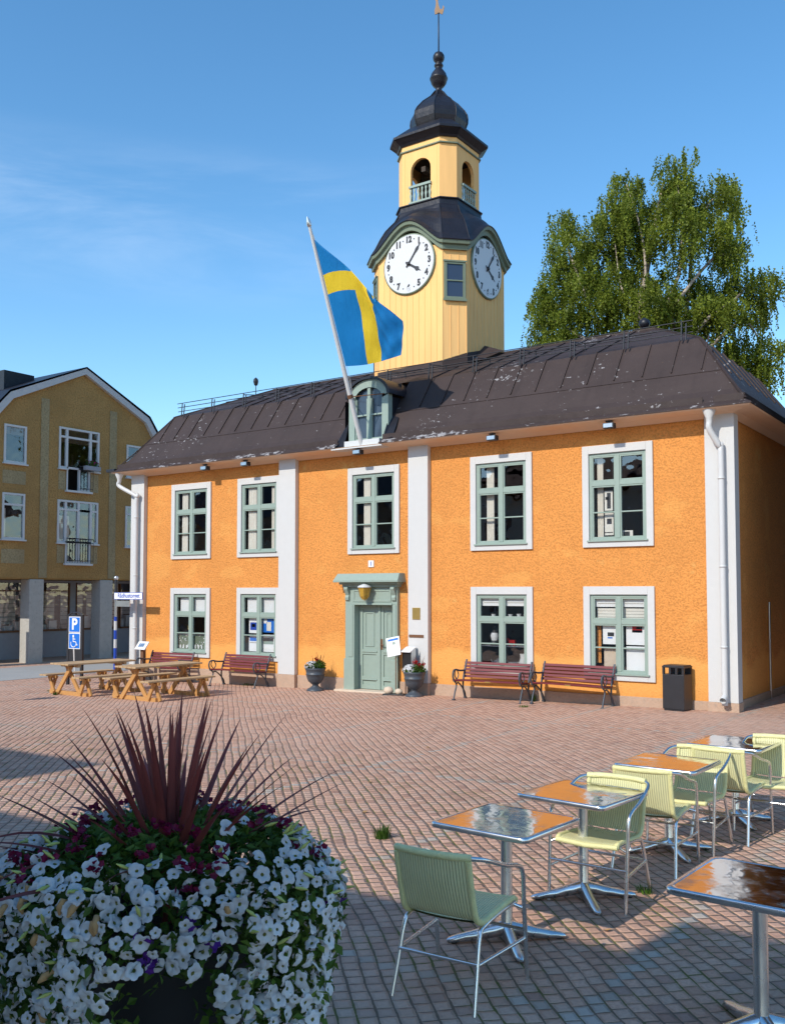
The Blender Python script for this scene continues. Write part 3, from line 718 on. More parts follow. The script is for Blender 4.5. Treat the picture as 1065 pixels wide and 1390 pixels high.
o1 = arch(FX0 - .07, FX1 + .07, 6.66, .46); 
f.loft([[(p[0], -.12, p[1]) for p in o1], [(p[0], 1.5, p[1] + .02) for p in o1]], closed=False, smooth=True)
f.loft([[(p[0], -.12, p[1]) for p in out], [(p[0], -.12, p[1]) for p in o1]], closed=False); f.build('dormer_roof', MAT['darkroof'], dormer, fixn=False)
f = MB(); f.box(FX0 + .05, FX1 - .08, -.30, .09, 5.46, 5.62); f.box(-8.98, -7.55, -.40, .1, 5.43, 5.458); f.build('dormer_sill', MAT['whitepaint'], dormer)
f = MB()                                                  # upturned flashings beside the dormer
f.add([(DX0 - .04, -.42, 5.47), (DX0 - .04, -.28, 5.60), (DX0 - .04, .16, 6.18), (DX0 + .1, .0, 6.1), (DX0 + .1, -.2, 5.47), (DX0 - .22, -.42, 5.48)], [(0, 1, 2, 3, 4), (0, 5, 1)])
f.build('flashing', MAT['darkroof'], dormer, fixn=False); f = MB()
f.add([(DX1 + .04, -.42, 5.47), (DX1 + .04, -.28, 5.60), (DX1 + .04, .16, 6.18), (DX1 - .02, .0, 6.1), (DX1 - .1, -.2, 5.47), (DX1 + .3, -.3, 5.60), (DX1 + .2, .1, 6.12)], [(0, 1, 2, 3, 4), (1, 5, 6, 2)])
f.build('flashing', MAT['darkroof'], dormer, fixn=False)
# floodlights under the eaves
for x in (-13.2, -11.78, -8.28, -4.80, -2.25):
    f = MB(); f.box(x - .11, x + .11, -.36, -.22, 5.30, 5.40); f.box(x - .02, x + .02, -.31, -.27, 5.40, 5.46); f.box(x - .07, x + .07, -.31, -.27, 5.42, 5.445)
    fl = f.build('floodlight', MAT['blackmetal'], hall, .006)
    f = MB(); f.box(x - .09, x + .09, -.372, -.362, 5.31, 5.385); f.build('lens', MAT['silver'], fl)
# downpipes
def downpipe(x_top, x_pipe, y, zb, side):
    p = MB(); p.lathe([(5.22, .055), (5.30, .06), (5.44, .12), (5.47, .12)], 16, c=(x_top, y - .16, 0))
    path = smooth_path([(x_top, y - .16, 5.24), (x_top, y - .15, 5.10), (x_pipe - .02 * side, y - .02, 4.80), (x_pipe, y, 4.70), (x_pipe, y, 3.0), (x_pipe, y, zb + .12), (x_pipe, y - .02, zb + .06), (x_pipe, y - .14, zb)], 5)
    p.tube(path, .056, 14, cap=False)
    for z in (1.15, 2.6, 4.2): p.lathe([(z, .06), (z, .064), (z + .03, .064), (z + .03, .06)], 14, c=(x_pipe, y, 0)); p.box(x_pipe - .012, x_pipe + .012, y, y + .1, z, z + .03)
    return p.build('downpipe', MAT['whitepaint'], hall)
downpipe(-.36, -.21, -.10, .22, 1); downpipe(-16.60, -16.06, -.10, .05, -1)
g = MB(); g.box(-L - .60, -L - .25, -.40, -.26, 5.50, 5.58); g.build('gutter_end', MAT['darkroof'], hall)
f = MB(); f.tube([(-.10, 2.78, -.1), (-.10, 2.78, 1.95)], .022, 8); f.build('cable_pipe', MAT['silver'], hall)

# ------------------------------------------------------------------ clock tower
TX, TY = -8.2, 3.1
def octa(a, c, z, cx=TX, cy=TY):
    return [(cx + p, cy + q, z) for p, q in ((-a + c, -a), (a - c, -a), (a, -a + c), (a, a - c), (a - c, a), (-a + c, a), (-a, a - c), (-a, -a + c))]
A1, C1 = 1.37, .42
tw = MB(); tw.loft([octa(A1, C1, 6.4), octa(A1, C1, 10.62)])
ra = octa(A1, C1, 0)
for i in range(8):                                        # cover strips of the vertical boarding
    p, q = Vector(ra[i]), Vector(ra[(i + 1) % 8]); n = (q - p).length; nn = max(2, int(n / .17)); nor = Vector(((q - p).y, -(q - p).x, 0)).normalized()
    for k in range(nn + 1):
        o = p.lerp(q, k / nn); tw.bar((o.x + nor.x * .004, o.y + nor.y * .004, 6.4), (o.x + nor.x * .004, o.y + nor.y * .004, 10.5), .012, .010, up=nor)
tower = tw.build('tower', MAT['boards'], hall, fixn=False)
# flashing where the shaft meets the roof
f = MB(); f.loft([[(TX - A1 + C1 - .02, TY - A1 - .03, 7.45), (TX + A1 - C1, TY - A1 - .03, 7.45), (TX + A1 + .03, TY - A1 + C1, 7.62), (TX + A1 + .03, TY, 8.05)], [(TX - A1 + C1 - .02, TY - A1 - .012, 7.68), (TX + A1 - C1, TY - A1 - .012, 7.74), (TX + A1 + .012, TY - A1 + C1, 7.95), (TX + A1 + .012, TY, 8.22)]], closed=False)
f.build('flashing', MAT['roof'], tower, fixn=False); f = MB()
f.add([(TX + A1 - .02, TY - .9, 7.7), (TX + A1 + .55, TY - .1, 8.1), (TX + A1 + .45, TY - .9, 7.75), (TX + A1 + .02, TY - .1, 8.3)], [(0, 2, 1, 3)])
f.build('flashing', MAT['roof'], tower, fixn=False)
# wavy eaves: arched over the clocks
def arcz(t):                                              # t = distance from the face middle
    t = abs(t); k = max(0, min(1, t / 1.02)); return .66 * (.5 + .5 * math.cos(math.pi * k)) ** .72
outl = []                                                 # outline samples: (dir face index, s) -> position on octagon at offset o
def eave_ring(o, dz, arc=1.0, base=10.63):
    pts = []; a = A1 + o; c = C1 + o * .42; half = a - c
    for fidx in range(4):
        ang = -math.pi / 2 + fidx * math.pi / 2; n = Vector((math.cos(ang), math.sin(ang))); t = Vector((-n.y, n.x))
        for k in range(25):
            s = -half + 2 * half * k / 24
            p = n * a + t * s; pts.append((TX + p.x, TY + p.y, base + dz + arc * arcz(s)))
    return pts
cr = MB()
cr.loft([eave_ring(.0, -.20), eave_ring(.07, -.19), eave_ring(.08, -.08), eave_ring(.15, -.06), eave_ring(.17, .02)], smooth=False); cr.build('eaves_cornice', MAT['towergreen'], tower, fixn=False)
tr = MB(); rings = [eave_ring(.18, .015), eave_ring(.19, .035)]
def lerp_ring(f_, zt, g):
    a = eave_ring(.17, .035); a2, c2 = .95, .34; out_ = []
    half = a2 - c2; i = 0
    for fidx in range(4):
        ang = -math.pi / 2 + fidx * math.pi / 2; n = Vector((math.cos(ang), math.sin(ang))); t = Vector((-n.y, n.x))
        for k in range(25):
            s = -half + 2 * half * k / 24; p = n * a2 + t * s; e = a[i]; i += 1
            out_.append((e[0] + (TX + p.x - e[0]) * f_, e[1] + (TY + p.y - e[1]) * f_, e[2] + (zt - e[2]) * g))
    return out_
for f_, g in ((.15, .16), (.32, .38), (.5, .57), (.68, .70), (.84, .81), (.95, .92), (1.0, 1.0)): rings.append(lerp_ring(f_, 11.80, g))
tr.loft(rings, smooth=False)
tr.loft([octa(.95, .34, 11.80), octa(.93, .335, 11.84), octa(.915, .33, 11.98), octa(.95, .34, 11.985), octa(.95, .34, 12.01)], cap1=True)
for i in range(8):
    e = eave_ring(.19, .05); idx = (i // 2) * 25 + (24 if i % 2 else 0)
    q = [tuple(lerp_ring(f_, 11.80, g)[idx]) for f_, g in ((0, .0), (.15, .16), (.32, .38), (.5, .57), (.68, .70), (.84, .81), (1, 1))]
    tr.tube(q, .02, 5)
tr.build('tower_roof', MAT['darkroof'], tower, fixn=False)
# clocks
def clock(M):
    c = MB(); c.lathe([(0, .76), (.035, .765), (.05, .745), (.052, .73)], 56); me = c
    ck = me.build('clock', MAT['towergreen'], hall); ck.matrix_local = M
    f = MB(); f.lathe([(.050, .728), (.0545, .7279)], 56, smooth=False); f.build('dial', MAT['dial'], ck)
    for h_ in range(1, 13):
        f = MB(); a = R(90 - 30 * h_); text_mesh(f, str(h_), .215, Matrix.Translation((.605 * math.cos(a), .605 * math.sin(a), .0575)), ext=.003, sx=.84, bold=.012); f.build('numeral', MAT['ink'], ck)
        a2 = R(90 - 30 * h_ + 15)
        f = MB(); f.lathe([(.052, .018), (.0585, .018)], 8, c=(.62 * math.cos(a2), .62 * math.sin(a2), 0)); f.build('hour_mark', MAT['ink'], ck)
    def hand(nm, ang, ln, w, z, dark='ink'):
        f = MB(); sh = [(-.10, -.02), (-.10, .02), (0, w * .45), (ln * .5, w * .5), (ln * .68, w), (ln * .74, w * .95), (ln * .8, w * .35), (ln, 0), (ln * .8, -w * .35), (ln * .74, -w * .95), (ln * .68, -w), (ln * .5, -w * .5), (0, -w * .45)]
        f.prism(sh, .012, M=Matrix.Translation((0, 0, z)) @ Matrix.Rotation(R(90 - ang), 4, 'Z') @ Matrix.Rotation(R(-90), 4, 'X') @ Matrix.Scale(-1, 4, (0, 0, 1)))
        f.build(nm, MAT['ink'], ck)
    hand('minute_hand', 37, .60, .035, .075); hand('hour_hand', 123, .44, .06, .062)
    f = MB(); f.lathe([(.05, .045), (.10, .045), (.105, .02)], 16); f.build('boss', MAT['ink'], ck)
clock(Matrix.Translation((TX, TY - A1 - .004, 10.27)) @ Matrix.Rotation(R(90), 4, 'X'))
clock(Matrix.Translation((TX + A1 + .004, TY, 10.27)) @ Matrix.Rotation(R(90), 4, 'Z') @ Matrix.Rotation(R(90), 4, 'X'))
# small windows in the chamfers
for sx in (1, -1):
    Mx = Matrix.Translation((TX + sx * (A1 - C1 / 2), TY - A1 + C1 / 2, 0)) @ Matrix.Rotation(R(45 * sx), 4, 'Z')
    f = MB(); z0, z1 = 9.22, 10.17
    for (a, b, zz0, zz1) in ((-.27, -.2, z0, z1), (.2, .27, z0, z1), (-.2, .2, z0, z0 + .08), (-.2, .2, z1 - .07, z1), (-.2, .2, (z0 + z1) / 2 - .015, (z0 + z1) / 2 + .015)): f.box(a, b, -.05, .03, zz0, zz1, 0, Mx)
    f.box(-.29, .29, -.075, -.051, z0 - .03, z0 + .03, 0, Mx); f.box(-.29, .29, -.07, -.051, z1 - .02, z1 + .02, 0, Mx)
    tw_ = f.build('tower_window', MAT['towergreen'], tower)
t = NT('dark_pane'); MAT['darkpane'] = t.done(t.bsdf((.03, .04, .07), .06, 0, None, .8))
for sx in (1, -1):
    Mx = Matrix.Translation((TX + sx * (A1 - C1 / 2), TY - A1 + C1 / 2, 0)) @ Matrix.Rotation(R(45 * sx), 4, 'Z')
    f = MB(); f.box(-.2, .2, -.022, -.012, 9.3, 10.1, 0, Mx); f.build('tower_pane', MAT['darkpane'], tower)
# lantern
A2, C2 = .876, .313
ln = MB(); hw = A2 - C2; ow, zs, zb, zt_ = .30, 12.86, 12.03, 13.62
for fidx in range(4):
    Mx = Matrix.Translation((TX, TY, 0)) @ Matrix.Rotation(fidx * math.pi / 2, 4, 'Z') @ Matrix.Translation((0, -A2, 0))
    ar = [(-ow * math.cos(math.pi * i / 14), zs + ow * math.sin(math.pi * i / 14)) for i in range(15)]
    for dy in (0, .09):
        ln.add([(-hw, dy, 11.99), (-ow, dy, 11.99), (-ow, dy, zs), (-hw, dy, zs)], [(0, 1, 2, 3)], 0, False, Mx); ln.add([(hw, dy, 11.99), (ow, dy, 11.99), (ow, dy, zs), (hw, dy, zs)], [(0, 1, 2, 3)], 0, False, Mx)
        for i in range(14):
            x0, x1 = -hw + 2 * hw * i / 14, -hw + 2 * hw * (i + 1) / 14
            ln.add([(ar[i][0], dy, ar[i][1]), (ar[i + 1][0], dy, ar[i + 1][1]), (x1, dy, zt_), (x0, dy, zt_)], [(0, 1, 2, 3)], 0, False, Mx)
        ln.add([(-hw, dy, zs), (-ow, dy, zs), (-hw, dy, zt_)], [(0, 1, 2)], 0, False, Mx); ln.add([(hw, dy, zs), (ow, dy, zs), (hw, dy, zt_)], [(0, 1, 2)], 0, False, Mx)
    edge = [(-ow, 11.99)] + ar + [(ow, 11.99)]
    ln.loft([[Mx @ Vector((p[0], 0, p[1])) for p in edge], [Mx @ Vector((p[0], .09, p[1])) for p in edge]], closed=False)
    for k in (-.48, .48): ln.box(k - .008, k + .008, -.006, .002, 12.0, 13.4, 0, Mx)
    o = octa(A2, C2, 0); p, q = o[(2 * fidx + 1) % 8], o[(2 * fidx + 2) % 8]
    ln.quad((p[0], p[1], 11.99), (q[0], q[1], 11.99), (q[0], q[1], zt_), (p[0], p[1], zt_))
    o = octa(A2 - .09, C2, 0); p, q = o[(2 * fidx + 1) % 8], o[(2 * fidx + 2) % 8]
    ln.quad((p[0], p[1], 11.99), (q[0], q[1], 11.99), (q[0], q[1], zt_), (p[0], p[1], zt_))
ln.build('lantern', MAT['boards'], tower, fixn=False)
f = MB(); f.add(octa(A2 - .06, C2, 13.42), [tuple(range(8))]); f.box(TX - .5, TX + .5, TY - .06, TY + .06, 13.0, 13.14); f.box(TX - .06, TX + .06, TY - .75, TY + .75, 12.86, 12.99); f.box(TX - .75, TX - .1, TY + .3, TY + .72, 12.05, 13.4); f.build('bell_frame', MAT['interior'], tower)
f = MB(); f.lathe([(0, .24), (.03, .225), (.12, .17), (.25, .13), (.33, .10), (.36, .02)], 20, c=(TX, TY, 12.5)); f.build('bell', MAT['iron'], tower)
for fidx in range(4):
    Mx = Matrix.Translation((TX, TY, 0)) @ Matrix.Rotation(fidx * math.pi / 2, 4, 'Z') @ Matrix.Translation((0, -A2 - .03, 0))
    f = MB(); f.box(-.33, .33, -.03, .03, 12.42, 12.48, 0, Mx); f.box(-.33, .33, -.03, .03, 11.99, 12.06, 0, Mx)
    for k in range(6):
        x = -.285 + k * .114
        f.prism([(x - .018, 12.06), (x + .018, 12.06), (x + .018, 12.14), (x + .034, 12.22), (x + .014, 12.30), (x + .028, 12.36), (x + .018, 12.42), (x - .018, 12.42), (x - .028, 12.36), (x - .014, 12.30), (x - .034, 12.22), (x - .018, 12.14)], .02, 0, Mx)
    f.build('balustrade', MAT['green'], tower)
f = MB(); f.loft([octa(A2 + .002, C2, 13.40), octa(A2 + .04, C2 + .01, 13.41), octa(A2 + .04, C2 + .01, 13.44), octa(A2 + .002, C2, 13.46)]); f.build('string_course', MAT['towergreen'], tower, fixn=False)
f = MB(); f.loft([octa(A2 - .01, C2, 13.57), octa(A2 + .03, C2, 13.575), octa(A2 + .06, C2 + .02, 13.62), octa(A2 + .17, C2 + .06, 13.72), octa(A2 + .20, C2 + .07, 13.74), octa(A2 + .20, C2 + .07, 13.80), octa(A2 + .17, C2 + .06, 13.81), octa(.68, .22, 14.14), octa(.62, .2, 14.18)], cap1=True, smooth=False); f.build('lantern_cornice', MAT['darkroof'], tower, fixn=False)
f = MB(); f.lathe([(14.14, .63), (14.22, .66), (14.33, .695), (14.45, .70), (14.56, .685), (14.68, .62), (14.78, .545), (14.88, .46), (14.98, .35), (15.08, .235), (15.18, .145), (15.27, .10)], 8, c=(TX, TY, 0), smooth=False, rot0=math.pi / 8, apothem=True)
for i in range(8):
    a = math.pi / 8 + i * math.pi / 4; k = 1 / math.cos(math.pi / 8)
    f.tube([(TX + r * k * math.cos(a), TY + r * k * math.sin(a), z) for z, r in [(14.16, .64), (14.33, .70), (14.45, .705), (14.56, .69), (14.68, .625), (14.88, .465), (15.08, .24), (15.27, .105)]], .016, 5)
f.build('dome', MAT['darkroof'], tower, fixn=False)
f = MB(); f.lathe([(15.25, .11), (15.31, .08), (15.36, .085), (15.42, .15), (15.50, .20), (15.58, .222), (15.60, .235), (15.63, .235), (15.65, .22), (15.74, .195), (15.82, .14), (15.88, .095), (15.92, .08), (15.94, .11), (15.97, .12), (16.0, .11), (16.02, .075), (16.05, .08), (16.09, .12), (16.14, .145), (16.19, .152), (16.24, .145), (16.30, .11), (16.34, .05), (16.36, .02), (17.38, .016), (17.4, .03), (17.42, .0)], 24, c=(TX, TY, 0)); f.build('spire', MAT['darkroof'], tower)
f = MB(); ck_ = [(-.10, .0), (.02, .02), (.10, -.03), (.13, .05), (.15, .16), (.12, .22), (.10, .12), (.04, .12), (.0, .24), (-.02, .36), (.0, .42), (-.04, .45), (-.09, .40), (-.07, .34), (-.08, .22), (-.11, .1)]
f.prism(ck_, .02, 0, Matrix.Translation((TX, TY, 17.38)) @ Matrix.Rotation(R(20), 4, 'Z')); f.build('weathercock', MAT['gold'], tower)

# ------------------------------------------------------------------ flag and pole
PB = Vector((-8.2, -.279, 5.577)); PU = Vector((0, -1.888, 4.474)).normalized()
fp = thing('flagpole', 'white flagpole leaning out from the dormer sill over the entrance', 'flagpole', PB)
f = MB(); f.tube([PU * t for t in (-.1, 1.5, 3.2, 4.78)], [.056, .052, .042, .034], 14); f.build('pole', MAT['whitepaint'], fp)
f = MB(); f.tube([PU * 4.78, PU * 4.80, PU * 4.82, PU * 4.86, PU * 4.92, PU * 5.0], [.03, .05, .052, .05, .04, .004], 12); f.build('finial', MAT['silver'], fp)
f = MB(); f.tube([Vector((.5, .24, 1.1)), PU * 1.05 + Vector((.05, 0, 0)), PU * 1.05 - Vector((.06, 0, 0)), Vector((-.5, .24, 1.1))], .012, 6); f.tube([PU * (1.02), PU * 1.10], .066, 12); f.build('bracket', MAT['terracotta'], fp)
f = MB(); f.tube(smooth_path([PU * 4.6 + Vector((.05, 0, 0)), PU * 3 + Vector((.06, .05, 0)), PU * 1.4 + Vector((.07, .04, 0)), PU * .6 + Vector((.05, 0, 0))], 5), .005, 5); f.build('halyard', MAT['whitepaint'], fp)
PN = Vector((1, 0, 0)).cross(PU).normalized()             # outward-ish normal of the flag plane
us = [0, .3125, .4375, 1.0]
topx = [(0, 4.51), (.70, 3.72), (1.04, 3.28), (1.72, 2.46)]; botx = [(0.03, 1.74), (.63, 1.70), (.96, 1.71), (1.55, 1.78)]
def interp(u, arr):
    for i in range(3):
        if u <= us[i + 1] + 1e-9:
            k = (u - us[i]) / (us[i + 1] - us[i]); return tuple(arr[i][j] + (arr[i + 1][j] - arr[i][j]) * k for j in range(len(arr[i])))
def wv(u, v):                                              # flag v (0..1 up) -> fraction of visible height at column u
    k0 = [(0, 0), (.4, .573), (.6, .725), (1, 1)]; k1 = [(0, 0), (.4, .79), (.6, .985), (.62, 1)]
    def lin(kk, v):
        for i in range(3):
            if v <= kk[i + 1][0]: return kk[i][1] + (kk[i + 1][1] - kk[i][1]) * (v - kk[i][0]) / (kk[i + 1][0] - kk[i][0])
        return 1.0
    if u <= .3125: return (1 - u / .3125) * lin(k0, v) + (u / .3125) * lin(k1, v)
    return None
fb = MB(); UU = [i / 5 * .3125 for i in range(6)] + [.3125 + i / 3 * .125 for i in range(1, 4)] + [.4375 + i / 12 * .5625 for i in range(1, 13)]
VV = [i / 10 * .4 for i in range(11)] + [.4 + i / 4 * .2 for i in range(1, 5)] + [.6 + i / 10 * .4 for i in range(1, 11)]
def flagpt(u, w):
    tx, ts = interp(u, topx); bx, bs = interp(u, botx)
    w_ = w; s = bs + (ts - bs) * w; x = bx + (tx - bx) * w
    if u > 0:
        x += .05 * math.sin(w * math.pi) * math.sin(u * math.pi)
    n = .07 * math.sin(u * 9 + w * 2.2) * min(1, u * 3) + .026 * math.sin((u * 1.1 - w * .9) * 12) * min(1, u * 2.5) * (1 - .5 * u) + .012 * math.sin((w * .9 + u * .8) * 23) * math.sin(u * math.pi)
    return PU * s + Vector((x, 0, 0)) + PN * n + Vector((.045, 0, 0))
idx = {}
def vid(p): fb.v.append(tuple(p)); return len(fb.v) - 1
grid = []
for u in UU:
    colm = []
    for j, v in enumerate(VV):
        w = wv(u, v) if u <= .3125 else None
        if w is None: w = wv(.3125, min(v, .62) if v < .62 else 1) if u < .4375 else v
        colm.append(vid(flagpt(u, min(1, w))))
    # fold-over falling behind
    top = flagpt(u, 1.0)
    for k in range(1, 5):
        q = top - PU * (.15 * k * (0.25 + u)) - PN * (.03 + .09 * k * min(1, u * 4 + .1) * (1.15 - u)) + Vector((-.16 * k * u, 0, 0)); colm.append(vid(q))
    grid.append(colm)
for i in range(len(UU) - 1):
    for j in range(len(VV) + 3):
        uc = (UU[i] + UU[i + 1]) / 2
        if j < len(VV) - 1:
            vc = (VV[j] + VV[j + 1]) / 2
            yel = (.3125 < uc < .4375) or (uc < .3125 and .4 < vc < .6)
        else: yel = (uc > .28 and j < len(VV) + 1 and uc < .6)
        fb.f.append((grid[i][j], grid[i + 1][j], grid[i + 1][j + 1], grid[i][j + 1])); fb.m.append(1 if yel else 0); fb.sm.append(True)
flag = fb.build('flag', [MAT['flagblue'], MAT['flagyellow']], fixn=False); flag.location = PB
tag(flag, 'blue flag with yellow cross hanging limp from the leaning pole', 'flag')

# ------------------------------------------------------------------ apartment building on the left
GX = -24.0; YC = 3.95; gb0 = -.275
apt = thing('apartment_building', 'brown rendered gabled building with white windows over a shop arcade', 'building', (GX, YC, gb0))
def ax(y): return y - YC
def az(z): return z - gb0
gable = [(-3.72, 7.35), (-3.30, 8.1), (-2.75, 8.75), (0.15, 10.12), (2.95, 8.75), (3.38, 8.15), (3.72, 7.35)]
wins = [(.95, 1.80, 6.50, 7.80), (.93, 1.78, 3.93, 5.49), (3.09, 4.81, 6.54, 8.01), (3.07, 4.80, 3.90, 5.42), (3.42, 4.43, 5.78, 6.54), (3.41, 4.48, 3.18, 3.90), (6.07, 6.92, 6.50, 7.74), (6.05, 6.90, 3.86, 5.40)]
holes = [(ax(a), ax(b), az(c), az(d_)) for a, b, c, d_ in wins]
w = MB()
def swap(mb): mb.v = [(-y, x, z) for x, y, z in mb.v]      # facade drawn in x/z, outside -y  ->  plane x=0 facing +x
w2 = MB(); wall_grid(w2, -3.72, 3.72, az(2.64), az(8.01), holes, 0)
top = [(-3.3, 8.1)] + [p for p in gable[2:5]] + [(3.3, 8.1)]
# drop the corners of the grid outside the gable line by building the upper part as polygons
w2.f = [f_ for f_ in w2.f]; w2.m = w2.m[:len(w2.f)]; w2.sm = w2.sm[:len(w2.f)]
poly = [(-3.72, az(8.01)), (3.72, az(8.01)), (3.45, az(8.05)), (3.38, az(8.15)), (2.95, az(8.75)), (.15, az(10.12)), (-2.75, az(8.75)), (-3.3, az(8.1)), (-3.45, az(8.05))]
w2.add([(p[0], 0, p[1]) for p in poly], [tuple(range(len(poly)))])
swap(w2); w2.box(-12, -.02, -3.7, -3.68, az(2.64), az(7.5)); w2.box(-12, -.02, 3.68, 3.7, az(2.64), az(7.5)); w2.box(-12, -.02, -3.7, 3.7, az(2.60), az(2.639))
w2.box(-12, -.9, -3.68, -3.58, az(-.3), az(2.59)); w2.build('wall', MAT['ochre'], apt, fixn=False)
m = MB()
for y in (2.52, 5.44): m.box(.003, .02, ax(y) - .16, ax(y) + .16, az(2.65), az(8.9))
for (a, b, c, d_) in ((.93, 1.8, 5.8, 6.25), (3.1, 3.38, 5.78, 6.45), (4.47, 4.8, 5.78, 6.45), (3.08, 3.37, 3.18, 3.82), (4.52, 4.8, 3.18, 3.82), (.93, 1.8, 3.12, 3.6)): m.box(.003, .012, ax(a), ax(b), az(c), az(d_))
m.build('render_panel', MAT['greyrender'], apt)
r = MB(); orb = [(p[0] * 1.045, p[1] + .14) for p in gable]
outer = [(.52, 0)]; 
r.loft([[(.15, p[0], az(p[1])) for p in orb], [(-12.2, p[0], az(p[1])) for p in orb]], closed=False)
r.loft([[(.17, p[0] * 1.012, az(p[1] + .05)) for p in orb], [(-12.2, p[0] * 1.012, az(p[1] + .05)) for p in orb]], closed=False); r.build('roof', MAT['darkroof'], apt, fixn=False)
r = MB(); inn2 = [(p[0] * 1.0, p[1] - .02) for p in gable]
r.loft([[(.14, p[0] * 1.04, az(p[1] + .13)) for p in gable], [(.14, p[0] * 1.0, az(p[1] - .06)) for p in inn2], [(.0, p[0], az(p[1] - .06)) for p in inn2]], closed=False)
r.build('bargeboard', plain('grey_white_board', (.50, .50, .50), .6), apt, fixn=False)
r = MB(); r.box(-2.6, -1.3, ax(1.75), ax(2.95), az(8.4), az(9.95)); r.build('chimney', MAT['darkroof'], apt)
r = MB(); 
for k in range(9): r.box(.05 - k * .35, .30 - k * .35, ax(1.2), ax(2.6), az(9.0) + .0, az(9.02))
def apt_window(y0, y1, z0, z1, parts, trans=None, door=None):
    m = MB(); X0, X1 = -.05, .035
    def fr(mb, a, b, c, d_, w_): 
        mb.box(X0, X1, a, a + w_, c, d_); mb.box(X0, X1, b - w_, b, c, d_); mb.box(X0, X1, a + w_, b - w_, c, c + w_); mb.box(X0, X1, a + w_, b - w_, d_ - w_, d_)
    fr(m, ax(y0), ax(y1), az(z0), az(z1), .07)
    for p in parts: m.box(X0, X1 - .004, ax(p) - .045, ax(p) + .045, az(z0) + .07, az(z1) - .07)
    if trans: 
        ed = [y0 + .07] + [v for p in parts for v in (p - .045, p + .045)] + [y1 - .07]
        for a, b in zip(ed[::2], ed[1::2]): m.box(X0, X1 - .006, ax(a), ax(b), az(trans) - .035, az(trans) + .035)
    m.box(-.03, .10, ax(y0) - .04, ax(y1) + .04, az(z0) - .05, az(z0) - .001) if not door else None
    wd = m.build('window', MAT['whitepaint'], apt)
    g = MB(); g.quad((-.02, ax(y0) + .02, az(z0) + .02), (-.02, ax(y1) - .02, az(z0) + .02), (-.02, ax(y1) - .02, az(z1) - .02), (-.02, ax(y0) + .02, az(z1) - .02)); g.build('pane', MAT['glass'], wd, fixn=False)
    if door:
        a, b, zb, open_ = door
        dd = MB()
        for (p, q) in ((a, (a + b) / 2), ((a + b) / 2, b)):
            if open_ and p == a: continue
            fr(dd, ax(p), ax(q), az(zb) + .001, az(z0) + .069, .07)
        dd.box(-.03, .12, ax(a) - .05, ax(b) + .05, az(zb) - .07, az(zb)); dd.box(X0, X1, ax(a) - .0, ax(a) + .05, az(zb), az(z0) + .07) if open_ else None
        do = dd.build('balcony_door', MAT['whitepaint'], wd)
        for (p, q) in ((y0, a), (b, y1)):
            s = MB(); s.box(-.03, .10, ax(p) - .03, ax(q) + .03, az(z0) - .05, az(z0) - .001); s.build('sill', MAT['whitepaint'], wd)
        g = MB(); pa = (a + b) / 2 if open_ else a
        g.quad((-.02, ax(pa) + .02, az(zb) + .02), (-.02, ax(b) - .02, az(zb) + .02), (-.02, ax(b) - .02, az(z0) + .02), (-.02, ax(pa) + .02, az(z0) + .02)); g.build('pane', MAT['glass'], wd, fixn=False)
        rl = MB(); ra_, rb_ = (a + .5 if open_ else a), b + .04; zt2 = zb + .88
        rl.tube([(.10, ax(ra_), az(zt2)), (.14, ax(ra_), az(zt2)), (.14, ax(rb_), az(zt2)), (.05, ax(rb_), az(zt2))], .016, 6); rl.tube([(.14, ax(ra_), az(zb + .1)), (.14, ax(rb_), az(zb + .1))], .012, 6); rl.tube([(.14, ax(ra_), az(zt2 - .14)), (.14, ax(rb_), az(zt2 - .14))], .01, 6)
        n = int((rb_ - ra_) / .11)
        for k in range(n + 1):
            y = ra_ + (rb_ - ra_) * k / n; rl.tube([(.14, ax(y), az(zb + .02)), (.14, ax(y), az(zt2))], .008, 5)
        rl.build('balcony_rail', MAT['blackmetal'], wd)
    return wd
apt_window(.95, 1.80, 6.50, 7.80, []); apt_window(.93, 1.78, 3.93, 5.49, [], 5.1)
apt_window(3.09, 4.81, 6.54, 8.01, [3.42, 4.43], 7.67, (3.42, 4.43, 5.78, True)); apt_window(3.07, 4.80, 3.90, 5.42, [3.41, 4.48, 3.95], 5.08, (3.41, 4.48, 3.18, False))
apt_window(6.07, 6.92, 6.50, 7.74, []); apt_window(6.05, 6.90, 3.86, 5.40, [], 5.1)
m = MB(); m.box(-3.0, -2.9, -3.6, 3.6, az(2.7), az(8.0)); m.box(-2.9, -.06, -3.6, 3.6, az(5.68), az(5.72)); m.build('interior_wall', MAT['interior'], apt)
m = MB(); m.add([(-.35, ax(1.0), az(6.5)), (-.3, ax(1.12), az(6.5)), (-.33, ax(1.03), az(7.75))], [(0, 1, 2)]); m.box(-.4, -.36, ax(1.05), ax(1.3), az(4.0), az(5.0)); m.box(-.5, -.45, ax(3.5), ax(3.9), az(3.3), az(4.9)); m.build('curtain', MAT['curtain'], apt)
for y in (2.30, 5.23, -.6):
    m = MB(); m.box(-.5, .02, ax(y) - .28, ax(y) + .28, az(-.45), az(2.598)); cl = m.build('column', MAT['concrete'], apt, .02)
